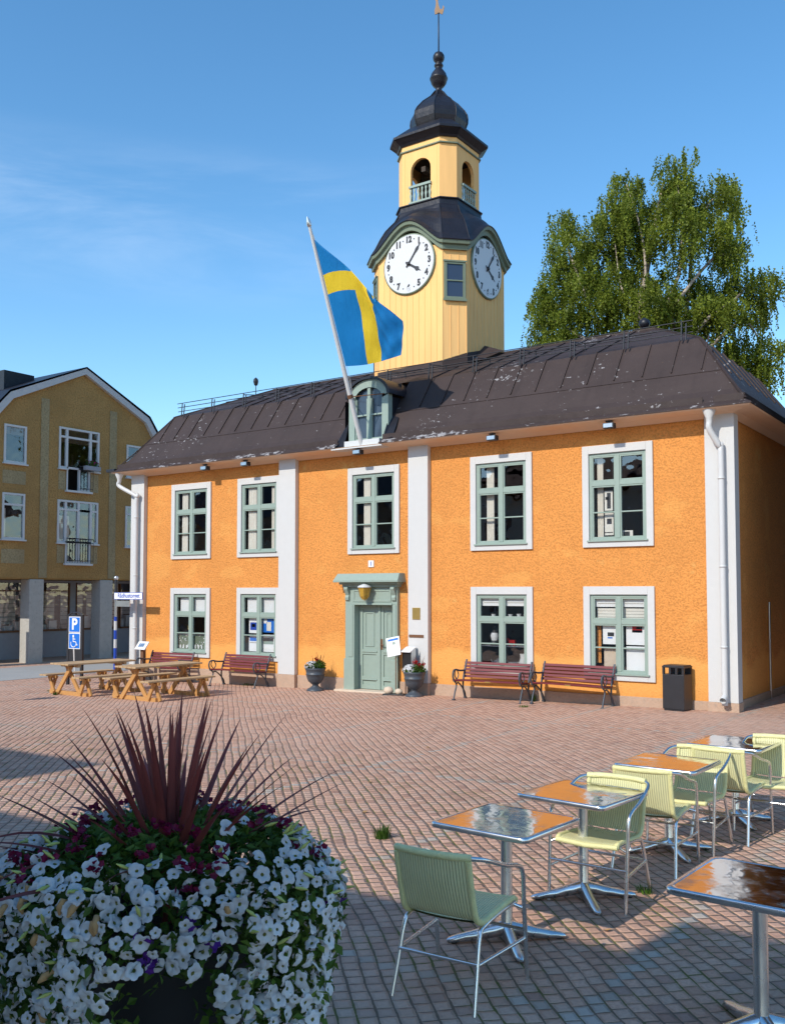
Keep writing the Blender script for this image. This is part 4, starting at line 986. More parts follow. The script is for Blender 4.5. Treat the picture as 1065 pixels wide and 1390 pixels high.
# shop front set back behind the arcade
m = MB(); SX = -2.2
m.box(SX - .1, SX, -3.7, 5.6, az(-.4), az(.70)); m.box(SX - .1, SX, -3.7, 5.6, az(2.5), az(2.59)); m.box(SX - 1.2, .0, 3.71, 5.6, az(2.6), az(4.2))
for (a, b) in ((.0, .35), (3.62, 4.02), (5.3, 5.55), (6.6, 6.75)): m.box(SX - .1, SX, ax(a), ax(b), az(.7), az(2.5))
m.box(SX + .01, .0, 5.6, 5.7, az(-.4), az(4.2)); m.build('shop_wall', MAT['greywall'], apt)
m = MB(); m.box(SX - 1.2, SX - 1.1, -3.6, 5.7, az(-.3), az(2.59)); m.box(SX - 1.1, SX - .11, -3.6, -3.5, az(-.3), az(2.59)); m.box(SX - 1.1, SX - .11, 5.55, 5.65, az(-.3), az(2.59)); m.build('interior_wall', MAT['interior'], apt)
for (a, b) in ((.36, 1.2), (1.25, 3.6), (4.03, 5.28), (5.56, 6.58), (6.76, 7.6), (7.65, 9.4)):
    m = MB(); frame = [(a, a + .05), (b - .05, b)]
    for p, q in frame: m.box(SX - .06, SX + .02, ax(p), ax(q), az(.71), az(2.49))
    m.box(SX - .06, SX + .05, ax(a) + .05, ax(b) - .05, az(.70), az(.77)); m.box(SX - .06, SX + .02, ax(a) + .05, ax(b) - .05, az(2.18), az(2.22))
    sw = m.build('shop_window', MAT['terracotta'], apt)
    g = MB(); g.quad((SX - .02, ax(a) + .03, az(.74)), (SX - .02, ax(b) - .03, az(.74)), (SX - .02, ax(b) - .03, az(2.49)), (SX - .02, ax(a) + .03, az(2.49))); g.build('pane', MAT['glass'], sw, fixn=False)
    m = MB()
    for k in range(9): m.box(SX - .95, SX - .94, ax(a), ax(b), az(.75 + k * .165), az(.90 + k * .165))
    m.build('slatted_backdrop', MAT['curtain'], sw)
    for k in range(max(1, int((b - a) / .45))):
        m = MB(); yy = a + .12 + k * .45; hh = .22 + .14 * ((k * 7 + int(a * 3)) % 3); m.box(SX - .6, SX - .3, ax(yy), ax(yy) + .34, az(.72), az(.72 + hh)); m.box(SX - .54, SX - .36, ax(yy) + .06, ax(yy) + .26, az(.721 + hh), az(.76 + hh), 1); m.build('display_plinth', [MAT['whitepaint'], MAT['terracotta']], sw)
m = MB(); m.box(-2.19, .3, -12, 12, az(-.285) - .1, az(-.262)); m.build('arcade_floor', MAT['plinth'], apt)
# flower box on the open balcony door
fbx = thing('flower_box', 'grey window box of small flowers on the upper balcony rail', 'flower box', (GX + .22, 4.35, 6.55))
m = MB(); m.box(-.07, .09, -.32, .32, 0, .15); m.build('box', MAT['greywall'], fbx)
def leaf_cloud(mb, c, rad, n, size, mi=0, flat=1.0, seed=1):
    rr = random.Random(seed)
    for _ in range(n):
        while True:
            p = Vector((rr.uniform(-1, 1), rr.uniform(-1, 1), rr.uniform(-1, 1)))
            if p.length <= 1: break
        p = Vector((c[0] + p.x * rad[0], c[1] + p.y * rad[1], c[2] + p.z * rad[2])); M = Euler((rr.uniform(-1, 1) * flat, rr.uniform(-1, 1) * flat, rr.uniform(0, 6.3))).to_matrix()
        s = size * rr.uniform(.6, 1.3)
        mb.add([p + M @ Vector(q) for q in ((-s * .5, 0, 0), (0, -s * .28, 0), (s * .5, 0, 0), (0, s * .28, 0))], [(0, 1, 2, 3)], mi)
m = MB(); leaf_cloud(m, (0.02, 0, .24), (.1, .32, .12), 160, .09, 0); m.build('foliage', MAT['grass'], fbx, fixn=False)
m = MB(); leaf_cloud(m, (.05, -.02, .30), (.1, .28, .09), 26, .07, 0); m.build('flowers', MAT['pinkpetal'], fbx, fixn=False)

# ------------------------------------------------------------------ trees
RT = Vector((math.cos(R(34.8)), math.sin(R(34.8)), 0)); FW = Vector((-math.sin(R(34.8)), math.cos(R(34.8)), 0))
def strand_crown(mb, lobes, seed, dens, leaf, per=20):
    """hanging twigs in clumps: each clump is a bough end with several drooping strands of small leaves"""
    rr = random.Random(seed)
    for (ax_, dz_, hz, rx, rd, rz_) in lobes:
        for _ in range(int(dens * rx * (rz_ + .3)) + 2):
            while True:
                q = Vector((rr.uniform(-1, 1), rr.uniform(-1, 1), rr.uniform(-1, 1)))
                if .15 < q.length <= 1: break
            q = q * (q.length ** -.35) * rr.choice((.8, .95, 1.05, 1.2))
            b0 = RT * (ax_ + q.x * rx) + FW * (dz_ + q.y * rd) + Vector((0, 0, hz + q.z * rz_)); big = rr.uniform(.4, 1.25)
            for _s in range(rr.randint(3, 8)):
                s0 = b0 + Vector((rr.gauss(0, .17), rr.gauss(0, .17), rr.gauss(0, .1))); ln_ = big * rr.uniform(.5, 1.2); dx = rr.gauss(0, .12); dy = rr.gauss(0, .12)
                for k in range(per):
                    t_ = (k + rr.random()) / per * ln_
                    p = s0 + Vector((dx * t_ + rr.gauss(0, .035), dy * t_ + rr.gauss(0, .035), -t_))
                    M = Euler((rr.uniform(-1.4, 1.4), rr.uniform(-1.4, 1.4), rr.uniform(0, 6.3))).to_matrix(); s = leaf * rr.uniform(.65, 1.3)
                    mb.add([p + M @ Vector(v) for v in ((-s * .5, 0, 0), (-.05 * s, -s * .38, 0), (s * .5, 0, 0), (-.05 * s, s * .38, 0))], [(0, 1, 2, 3)], 0)
PXM = .02636
def lobe(px, py, rx, ry, dpt=0.0, rd=None):
    # crown lobes given as metres right of the trunk, metres behind it and height above the ground
    return ((px - 880) * PXM, dpt, 2.15 + (804 - py) * PXM + .35, rx * PXM, (rd or max(rx * PXM, 1.2)), ry * PXM)
bt = Vector((-7.1, 15.6, 0))
birch = thing('birch_tree', 'tall green weeping birch rising behind the town hall roof', 'tree', bt)
lobes = [lobe(852, 262, 26, 34, .3), lobe(830, 300, 28, 36, -.4), lobe(868, 305, 30, 50, .8), lobe(918, 238, 24, 24, -.3), lobe(925, 275, 34, 40, .2), lobe(905, 330, 40, 45, -1.0), lobe(850, 365, 40, 40, .6),
         lobe(764, 300, 15, 26, .2), lobe(772, 345, 24, 36, -.3), lobe(760, 390, 22, 34, .8), lobe(800, 350, 26, 38, 1.0), lobe(800, 410, 40, 36, -.8), lobe(738, 425, 18, 32, .3), lobe(750, 460, 26, 30, -.2), lobe(728, 412, 9, 16, 0),
         lobe(985, 256, 20, 16, .2), lobe(988, 285, 18, 26, -.2), lobe(998, 320, 14, 36, .3), lobe(975, 345, 18, 36, -.7), lobe(960, 300, 10, 14, .5), lobe(1000, 365, 10, 28, .3), lobe(965, 400, 32, 30, .3), lobe(905, 400, 46, 36, .9), lobe(865, 430, 50, 34, -1.2),
         lobe(1022, 385, 18, 16, .2), lobe(1038, 395, 16, 18, -.3), lobe(1035, 425, 12, 22, .2), lobe(990, 410, 26, 22, .8), lobe(960, 440, 44, 26, -.6), lobe(1005, 470, 30, 26, .4), lobe(1040, 485, 18, 22, -.2), lobe(1030, 515, 22, 20, .3), lobe(985, 500, 40, 26, .5),
         lobe(800, 455, 46, 24, .4), lobe(900, 465, 60, 26, .2), lobe(760, 480, 36, 24, -.4), lobe(860, 490, 80, 26, .5)]
cm = MB(); strand_crown(cm, lobes, 3, 46, .09)
cm.build('crown', MAT['birchleaf'], birch, fixn=False)
tb = MB(); tb.tube(smooth_path([(0, 0, -.3), (.1, .1, 4), (0, .2, 8), RT * -.3 + Vector((0, 0, 12)), RT * .2 + Vector((0, 0, 15)), RT * .6 + Vector((0, 0, 17))], 4), [.34 - .31 * i / 20 for i in range(21)], 10); 
def limb(pts, r0, r1): 
    q = smooth_path([RT * ((p[0] - 880) * PXM) + FW * p[2] + Vector((0, 0, 2.15 + (804 - p[1]) * PXM)) for p in pts], 4); tb.tube(q, [r0 + (r1 - r0) * i / (len(q) - 1) for i in range(len(q))], 7)
for pts in ([(875, 560, 0), (866, 470, -.5), (868, 370, -.9), (862, 300, -.6), (852, 240, 0)], [(880, 540, 0), (930, 440, .2), (945, 320, .2), (962, 275, .2), (985, 245, .2)], [(875, 600, 0), (820, 470, -.4), (790, 400, -.5), (768, 320, .1), (760, 285, .2)],
            [(880, 560, 0), (940, 450, -.8), (990, 410, -.6), (1020, 380, 0), (1040, 385, .1)], [(882, 560, 0), (950, 480, -.9), (1000, 440, -.7), (1035, 470, -.2)], [(870, 500, 0), (850, 440, -1.1), (835, 395, -.9), (832, 330, -.4)], [(880, 460, 0), (912, 380, -.9), (922, 300, -.4), (918, 225, -.3)], [(872, 560, 0), (800, 480, -1), (755, 440, -.3), (735, 410, .2)], [(920, 450, 0), (900, 430, -1.3), (960, 355, -.7), (985, 350, -.6), (1000, 352, -.5)]):
    limb(pts, .085, .015)
tb.build('trunk', MAT['bark'], birch)
dt = Vector((-13.6, 22.0, 0)); dk = thing('dark_tree', 'small dark leafy tree peeping over the roof right of the clock tower', 'tree', dt)
cm = MB(); rr = random.Random(5)
for (a, dd, h_, r_) in ((0.1, 0, 11.5, 1.3), (-.9, .2, 11.0, 1.2), (1.0, 0, 11.0, 1.2), (.2, .3, 12.5, .55), (-.5, 0, 12.1, .6), (1.2, .3, 12.0, .5), (0, 0, 9.5, 2.2)):
    c = RT * a + FW * dd + Vector((0, 0, h_)); leaf_cloud(cm, c, (r_, r_, r_ * .9), int(420 * r_ * r_), .24, 0, 1.5, int(h_ * 10 + a * 7))
cm.build('crown', MAT['darkleaf'], dk, fixn=False)
m = MB(); m.tube([(0, 0, -.3), (.1, 0, 5), (0, .1, 9), (.1, 0, 12.3)], [.25, .2, .13, .03], 8)
for k in range(7): a = k * 2.4; m.tube([(0, .05, 7 + k * .5), (.7 * math.cos(a), .7 * math.sin(a), 8.6 + k * .5), (1.3 * math.cos(a), 1.3 * math.sin(a), 9.8 + k * .4)], [.07, .04, .015], 6)
m.build('trunk', MAT['bark'], dk)

# ------------------------------------------------------------------ benches
def make_bench(label, loc, rz):
    t = thing('park_bench', label, 'bench', loc, rz, 'red slatted benches along the orange wall')   # faces -y
    W = .78
    b = MB()
    for k in range(5):
        z = .46 + k * .068; y = .10 + k * .024
        b.box(-W, W, -.011, .011, -.026, .026, 0, Matrix.Translation((0, y, z)) @ Matrix.Rotation(R(-19), 4, 'X'))
    b.build('backrest', MAT['redwood'], t, .004)
    s = MB()
    for k in range(5): s.box(-W, W, -.36 + k * .088, -.285 + k * .088, .395 - .006 * k, .418 - .006 * k)
    s.build('seat', MAT['redwood'], t, .004)
    p = MB(); p.box(-.02, .10, -.375, -.3605, .386, .411); p.build('plaque', MAT['brass'], t)
    for sx in (-W + .03, W - .03):
        e = MB()
        e.tube(smooth_path([(sx, -.36, 0), (sx, -.31, .14), (sx, -.24, .30), (sx, -.34, .39)], 5), .017, 7); e.tube(smooth_path([(sx, .16, 0), (sx, .10, .14), (sx, -.12, .32), (sx, -.24, .33)], 5), .017, 7)
        e.tube([(sx, -.36, .385), (sx, .06, .36)], .017, 7); e.tube(smooth_path([(sx, .12, .02), (sx, .05, .2), (sx, .06, .38), (sx, .14, .60), (sx, .22, .80)], 5), .02, 7)
        e.tube(smooth_path([(sx, -.34, .385), (sx, -.385, .48), (sx, -.37, .58), (sx, -.28, .615), (sx, -.1, .585), (sx, .11, .575)], 6), .02, 7); e.tube(smooth_path([(sx, -.20, .59), (sx, -.15, .50), (sx, -.22, .40)], 5), .012, 6); e.tube(smooth_path([(sx, -.29, .60), (sx, -.31, .50), (sx, -.22, .40)], 5), .012, 6)
        for yy in (-.36, .14): e.box(sx - .028, sx + .028, yy - .035, yy + .035, -.005, .018)
        e.build('end_frame', MAT['iron'], t)
    return t
bench = make_bench('red bench under the lower window nearest the front door', (-4.84, -.20, gz(-4.84, -.2)), R(2))
for x, y, rz, lb in ((-3.10, -.12, -2, 'red bench under the rightmost lower window, left of the black litter bin'), (-11.92, -.22, 0, 'red bench under the second lower window, left of the white flower urn'), (-14.55, -.28, 3, 'red bench half hidden behind the picnic tables at the far left corner')):
    dup(bench, (x, y, gz(x, y)), R(rz), lb)

# ------------------------------------------------------------------ picnic tables
def make_picnic(label, loc, rz):
    t = thing('picnic_table', label, 'picnic table', loc, rz, 'wooden picnic tables on the square')        # long axis y
    LY = .92
    b = MB()
    for k in range(5): b.box(-.36 + k * .146, -.36 + k * .146 + .136, -LY, LY, .70, .735)
    for y in (-.62, .62): b.box(-.34, .34, y - .04, y + .04, .64, .699)
    b.build('tabletop', MAT['picnictop'], t, .004)
    for sx in (-1, 1):
        b = MB()
        for k in range(2): b.box(sx * .66 - .14 + k * .145, sx * .66 - .005 + k * .145, -LY, LY, .42, .455)
        b.build('bench_seat', MAT['picnictop'], t, .004)
    for y in (-.66, .66):
        b = MB()
        b.box(-.74, .74, y - .03, y + .03, 0.0, .09); 
        for sx in (-1, 1):
            b.bar((sx * .40, y + .045 * sx, .02), (-sx * .17, y + .045 * sx, .68), .045, .10, up=(1, 0, 0)); b.bar((sx * .80, y + .05, .02), (sx * .60, y + .05, .41), .045, .09, up=(1, 0, 0)); b.bar((sx * .52, y - .05, .05), (sx * .72, y - .05, .41), .045, .09, up=(1, 0, 0)); b.box(sx * .66 - .17, sx * .66 + .17, y - .03, y + .03, .355, .419)
        b.build('leg_frame', MAT['pine'], t, .004)
    return t
pic = make_picnic('wooden picnic table on the left, nearer the blue parking sign', (-13.85, -3.15, gz(-13.85, -3.15)), R(-4))
dup(pic, (-11.6, -3.15, gz(-11.6, -3.15)), R(-3), 'wooden picnic table on the right, in front of the red benches')

# ------------------------------------------------------------------ urns and flowers
def make_urn(label, loc):
    t = thing('plant_urn', label, 'urn', loc, 0, 'black urns beside the door')
    b = MB(); b.lathe([(.06, .10), (.10, .075), (.14, .07), (.17, .11), (.22, .165), (.30, .20), (.37, .215), (.375, .225), (.39, .225), (.395, .21), (.46, .225), (.49, .235), (.515, .25), (.53, .24), (.52, .21)], 28); b.build('bowl', MAT['iron'], t)
    b = MB(); b.lathe([(0, .20), (.02, .205), (.05, .17), (.085, .11), (.10, .10)], 28); b.build('foot', MAT['iron'], t)
    b = MB(); b.lathe([(.47, .20), (.49, .0)], 20); b.build('soil', MAT['soil'], t); return t
def disc_flower(mb, p, nrm, r, mi, rr, petals=5):
    n = Vector(nrm).normalized(); u = n.orthogonal().normalized(); w = n.cross(u); a0 = rr.uniform(0, 6)
    vs = [Vector(p) - n * r * .25]; 
    for i in range(10):
        a = a0 + i * math.pi / 5; q = r * (1 if i % 2 == 0 else .72) * rr.uniform(.88, 1.08); vs.append(Vector(p) + (u * math.cos(a) + w * math.sin(a)) * q + n * r * rr.uniform(-.08, .1))
    mb.add(vs, [(0, i, i % 10 + 1) for i in range(1, 11)], mi)
def urn_plants(label, loc, seed):
    rr = random.Random(seed); t = thing('urn_flowers', label, 'flowers', loc, 0, 'flowers in the door urns')
    m = MB(); leaf_cloud(m, (0, 0, .06), (.24, .24, .12), 700, .055, 0, 1.2, seed); leaf_cloud(m, (.10, .0, .10), (.17, .17, .12), 260, .06, 0, 1.2, seed + 9); m.build('foliage', MAT['grass'], t, fixn=False)
    m = MB()
    for k in range(14):
        a = rr.uniform(0, 6.3); q = rr.uniform(.02, .11); x, y = .06 + q * math.cos(a), q * math.sin(a); m.bar((x, y, .05), (x * 1.5, y * 1.5, rr.uniform(.26, .42)), .006, .003)
    m.build('grass_spikes', MAT['cordy'], t, fixn=False)
    m = MB()
    for k in range(150):
        a = rr.uniform(0, 6.3); e = rr.uniform(.0, 1.3); n = Vector((math.cos(a) * math.cos(e), math.sin(a) * math.cos(e), math.sin(e))); p = Vector((-.07, -.03, .05)) + Vector((n.x * .19, n.y * .19, n.z * .15)); disc_flower(m, p, n, .024, 0, rr)
    m.build('white_flowers', MAT['petal'], t, fixn=False); t.children[-1]['kind'] = 'stuff'
    for k, (x, y, z) in enumerate(((.06, -.06, .25), (.02, .05, .22), (.17, -.05, .19), (.24, .0, .2))[: (2 if seed == 1 else 4)]):
        m = MB()
        for q in range(14): disc_flower(m, Vector((x, y, z)) + Vector((rr.gauss(0, .02), rr.gauss(0, .02), rr.gauss(0, .02))), (rr.gauss(0, 1), rr.gauss(0, 1), rr.gauss(.6, .6)), .022, 0, rr)
        m.build('geranium', MAT['redpetal'], t, fixn=False)
u1 = make_urn('black pedestal urn left of the green door', (-9.50, -.30, gz(-9.5, -.3)))
u2 = dup(u1, (-6.74, -.30, gz(-6.74, -.3)), 0, 'black pedestal urn right of the door, in front of the leaflet box')
urn_plants('white flowers and one red geranium in the urn left of the door', (-9.50, -.30, gz(-9.5, -.3) + .49), 1)
urn_plants('white flowers with several red geraniums in the urn right of the door', (-6.74, -.30, gz(-6.74, -.3) + .49), 2)
# notice stand
z0 = gz(-7.3, -.25)
ns = thing('notice_stand', 'white notice board on a thin stand weighted with pale stones by the door', 'notice stand', (-7.26, -.25, z0), R(8))
m = MB(); m.box(-.26, .24, -.14, .14, 0, .03); m.build('base', MAT['blackmetal'], ns, .006)
m = MB(); m.tube([(0, 0, .03), (0, 0, .85)], .012, 8); m.tube([(.22, .02, .03), (.22, .06, .9)], .008, 6); m.build('post', MAT['terracotta'], ns)
Mb = Matrix.Translation((-.05, -.02, 1.06)) @ Matrix.Rotation(R(-12), 4, 'Y') @ Matrix.Rotation(R(-12), 4, 'X')
m = MB(); m.box(-.165, .165, -.008, .008, -.21, .21, 0, Mb); m.box(-.12, .14, -.0105, -.0085, .13, .175, 1, Mb); m.box(-.01, .055, -.0105, -.0085, .04, .10, 2, Mb)
for k in range(6): m.box(-.11, .11 - .03 * (k % 2), -.0105, -.0085, -.02 - k * .028, -.012 - k * .028, 3, Mb)
m.build('board', [MAT['signwhite'], MAT['blue'], MAT['green'], MAT['concrete']], ns)
def stone(label, loc, s):
    m = MB(); m.lathe([(0, .06), (.03, .095), (.07, .10), (.11, .075), (.13, .02)], 12)
    m.v = [(x * s * (1 + .12 * math.sin(5 * y * 9 + z * 31)), y * s * .9, z * s) for x, y, z in m.v]
    o = m.build('stone', MAT['pebble']); o.location = loc; tag(o, label, 'stone', 'stones weighting the notice stand')
stone('larger pale stone on the left of the notice stand base', (-7.42, -.30, z0 + .03), 1.15); stone('smaller tan stone on the right of the notice stand base', (-7.16, -.28, z0 + .03), .9)
# leaflet box on a leg
z0 = gz(-6.95, -.1)
lb = thing('leaflet_box', 'black leaflet box with open side lid behind the right urn', 'box', (-7.0, -.10, z0), R(-6))
m = MB(); m.box(-.12, .13, -.10, .06, .60, .96); m.build('body', MAT['black'], lb, .005)
m = MB(); m.add([(-.14, -.16, .955), (.15, -.16, .955), (.15, .07, 1.05), (-.14, .07, 1.05), (-.14, -.16, .94), (.15, -.16, .94), (.15, .07, 1.035), (-.14, .07, 1.035)], [(0, 1, 2, 3), (4, 7, 6, 5), (0, 4, 5, 1), (1, 5, 6, 2), (2, 6, 7, 3), (3, 7, 4, 0)]); m.build('lid', MAT['signwhite'], lb)
m = MB(); m.box(-.04, .04, -.02, .06, 0, .6); m.build('leg', MAT['black'], lb)
m = MB(); m.add([(.132, -.1, .62), (.20, -.02, .62), (.20, -.02, 1.06), (.132, -.1, .97)], [(0, 1, 2, 3)]); m.build('side_flap', MAT['silver'], lb, fixn=False)
# litter bin
z0 = gz(-1.05, -.1)
bn = thing('litter_bin', 'black square litter bin with slots near the right corner pilaster', 'litter bin', (-1.06, -.12, z0), R(-8))
m = MB(); m.box(-.21, .21, -.17, .17, .03, .66); m.box(-.195, .195, -.155, .155, .0, .03); m.build('body', MAT['blackmetal'], bn, .008)
m = MB()
for (x, y) in ((-.19, -.15), (.19, -.15), (-.19, .15), (.19, .15), (-.06, -.155), (.065, -.155)): m.box(x - .02, x + .02, y - .02, y + .02, .66, .78)
m.box(-.21, .21, .12, .168, .661, .779); m.box(-.19, .19, -.1, .1, .655, .665); m.build('slot_posts', MAT['blackmetal'], bn)
m = MB(); m.box(-.215, .215, -.175, .175, .78, .815); m.box(-.20, .20, -.16, .16, .8151, .83); m.build('lid', MAT['blackmetal'], bn, .008)
# info lectern at the left corner
z0 = gz(-15.5, -.3)
le = thing('info_lectern', 'small tilted white info panel on an orange-brown post at the left corner', 'sign', (-15.48, -.32, z0))
m = MB(); m.box(-.05, .07, -.03, .04, 0, .86); m.build('post', MAT['terracotta'], le)
Mb = Matrix.Translation((0, -.02, .94)) @ Matrix.Rotation(R(52), 4, 'X'); m = MB(); m.box(-.2, .2, -.13, .13, -.012, .012, 0, Mb); m.box(-.12, .10, -.05, .07, .0125, .014, 1, Mb); m.build('panel', [MAT['signwhite'], MAT['silver']], le)
# street sign post
sx_, sy_ = -16.55, -.36; z0 = gz(sx_, sy_)
st = thing('street_sign', 'blue and white banded post carrying the street name sign at the left corner', 'street sign', (sx_, sy_, z0))
zz = lambda z: z - z0
bands = [(z0, .62, 'blueband'), (.62, .86, 'whitepaint'), (.86, 1.11, 'blueband'), (1.11, 1.36, 'whitepaint'), (1.36, 1.48, 'blueband')]
mts = ['blueband', 'whitepaint', 'silver', 'blackmetal']; m = MB()
for a, b, c in bands: m.lathe([(zz(a), .042), (zz(b), .042)], 14, mts.index(c))
m.lathe([(zz(1.48), .036), (zz(2.12), .036)], 14, 2); m.lathe([(zz(2.12), .045), (zz(2.50), .045)], 14, 3); m.lathe([(zz(2.50), .05), (zz(2.54), .06), (zz(2.58), .05), (zz(2.6), .02)], 14, 2); m.build('post', [MAT[k] for k in mts], st)
m = MB(); m.box(0, 1.16, -.062, -.044, zz(1.955), zz(2.145)); m.box(.012, 1.148, -.0640, -.0622, zz(1.967), zz(2.133), 1); pl = m.build('name_plate', [MAT['blueband'], MAT['signwhite']], st)
m = MB(); text_mesh(m, 'Rådhustorget', .165, Matrix.Translation((.60, -.0645, zz(2.055))) @ Matrix.Rotation(R(90), 4, 'X'), ext=.001, sx=1.0, bold=.003); m.build('lettering', MAT['blueband'], pl)
m = MB(); m.box(.04, .62, -.03, -.015, zz(1.76), zz(1.92)); m.build('lower_plate', MAT['silver'], st)
# parking sign
px_, py_ = -16.1, -2.0; z0 = gz(px_, py_)
pk = thing('parking_sign', 'dark sign stand with a blue parking and wheelchair panel', 'parking sign', (px_, py_, z0), R(6))
m = MB(); m.box(-.28, -.21, -.03, .03, 0, 1.80); m.box(.21, .28, -.03, .03, 0, 1.80); m.box(-.21, .21, -.02, .02, .50, 1.80); m.tube([(-.28 + .02, 0, 1.79), (-.1, 0, 1.86), (.1, 0, 1.86), (.26, 0, 1.79)], .02, 6); m.build('stand', MAT['blackmetal'], pk)
for nm, zc in (('parking_panel', 1.55), ('wheelchair_panel', 1.13)):
    m = MB(); m.box(-.205, .205, -.034, -.0205, zc - .205, zc + .205, 1); m.box(-.185, .185, -.038, -.0345, zc - .185, zc + .185, 0)
    Mt = Matrix.Translation((0, -.0395, zc)) @ Matrix.Rotation(R(90), 4, 'X')
    if nm[0] == 'p': text_mesh(m, 'P', .40, Mt, 1, .001, 1.0, bold=.012)
    else:
        m.lathe([(0, .0), (.0, .032), (.004, .032)], 14, 1); n_ = 42; m.v[-n_:] = [(x - .03, -.04 - z, y + zc + .125) for x, y, z in m.v[-n_:]]
        w_ = [(-.03, .08), (-.03, -.02), (.06, -.02), (.10, -.11), (.13, -.10)]
        for p, q in zip(w_, w_[1:]): m.bar((p[0], -.0405, zc + p[1]), (q[0], -.0405, zc + q[1]), .003, .03, 1, up=(0, -1, 0)) if 0 else m.tube([(p[0], -.040, zc + p[1]), (q[0], -.040, zc + q[1])], .014, 6, 1)
        m.tube([(-.03, -.04, zc + .045), (.05, -.04, zc + .045)], .011, 6, 1)
        m.tube([(-.02 + .095 * math.cos(a * .3), -.040, zc - .065 + .095 * math.sin(a * .3)) for a in range(9, 21)], .012, 6, 1)
    m.build(nm, [MAT['blue'], MAT['signwhite']], pk)
# flower basket peeping in at the left edge
hb = thing('flower_basket', 'hanging basket of bright pink flowers at the left edge by the path', 'flower basket', (-14.0, -5.9, gz(-14, -5.9)))
m = MB(); m.tube([(0, 0, 0), (0, 0, .8)], .02, 8); m.lathe([(.72, .08), (.95, .16), (1.0, .16)], 14); m.build('stand', MAT['blackmetal'], hb)
m = MB(); leaf_cloud(m, (0, 0, 1.05), (.2, .2, .14), 260, .07, 0, 1.2, 3); m.build('foliage', MAT['petleaf'], hb, fixn=False)
m = MB(); rr = random.Random(4)
for k in range(70):
    n = Vector((rr.gauss(0, 1), rr.gauss(0, 1), rr.gauss(.3, .7))).normalized(); disc_flower(m, Vector((0, 0, 1.06)) + Vector((n.x * .21, n.y * .21, n.z * .15)), n, .035, 0, rr)
m.build('flowers', MAT['pinkpetal'], hb, fixn=False); hb.children[-1]['kind'] = 'stuff'
# weeds growing in the joints
def tuft(label, loc, n, h_, seed, name='grass_tuft', spread=.06):
    rr = random.Random(seed); m = MB()
    for k in range(n):
        a = rr.uniform(0, 6.3); q = spread * math.sqrt(rr.random()); b = Vector((q * math.cos(a), q * math.sin(a), 0)); hh = h_ * rr.uniform(.5, 1.1); d_ = Vector((math.cos(a), math.sin(a), 0)) * hh * rr.uniform(.1, .6); s = Vector((-math.sin(a), math.cos(a), 0)) * .004
        m.add([b - s, b + s, b + d_ * .4 + Vector((0, 0, hh * .65)) + s * .8, b + d_ * .4 + Vector((0, 0, hh * .65)) - s * .8, b + d_ + Vector((0, 0, hh))], [(0, 1, 2, 3), (3, 2, 4)])
    o = m.build(name, MAT['grass'], fixn=False); o.location = loc; tag(o, label, 'weed', 'weeds in the paving joints')
tuft('bright green grass tuft in the paving left of the nearest empty chair', (-.21, -10.68, 0), 130, .11, 1, spread=.075)
tuft('low weed between the paving stones under the middle café chairs', (2.22, -10.85, 0), 50, .06, 2)
tuft('weed against the wall between the two right-hand benches', (-4.05, .0, gz(-4, 0)), 70, .15, 3)
tuft('flat moss patch on the paving in front of the right-hand bench', (-3.75, -1.0, gz(-3.7, -1)), 90, .03, 4, spread=.13)
tuft('leafy weed under the red bench left of the flower urn', (-11.9, -.0, gz(-11.9, 0)), 60, .08, 5, spread=.16)
tuft('small weed at the foot of the left picnic table', (-14.2, -3.95, gz(-14.2, -3.95)), 50, .09, 6)
tuft('low weed between the picnic table legs and the parking sign', (-15.1, -3.4, gz(-15.1, -3.4)), 60, .06, 7, spread=.15)

rr = random.Random(8)
for (x, y) in ((-1.75, -8.75), (.35, -8.35), (-3.3, -9.3), (-4.9, -7.2), (-2.6, -6.2), (1.05, -11.6), (2.3, -11.75), (-.9, -10.0), (-6.4, -9.0), (.9, -7.2)):
    m = MB(); s_ = rr.uniform(.03, .05); c_ = [(-s_, 0), (-.4 * s_, -.5 * s_), (.4 * s_, -.5 * s_), (s_, 0), (.4 * s_, .5 * s_), (-.4 * s_, .5 * s_)]
    m.add([(0, 0, .004)] + [(p[0], p[1], .006 + .012 * rr.random()) for p in c_], [(0, i, i % 6 + 1) for i in range(1, 7)])
    o = m.build('fallen_leaf', MAT['wilted'], fixn=False); o.location = (x, y, gz(x, y) + .002); o.rotation_euler = (0, 0, rr.uniform(0, 6)); tag(o, 'small dry brown leaf lying on the red-brown paving', 'leaf', 'dry leaves fallen on the square')
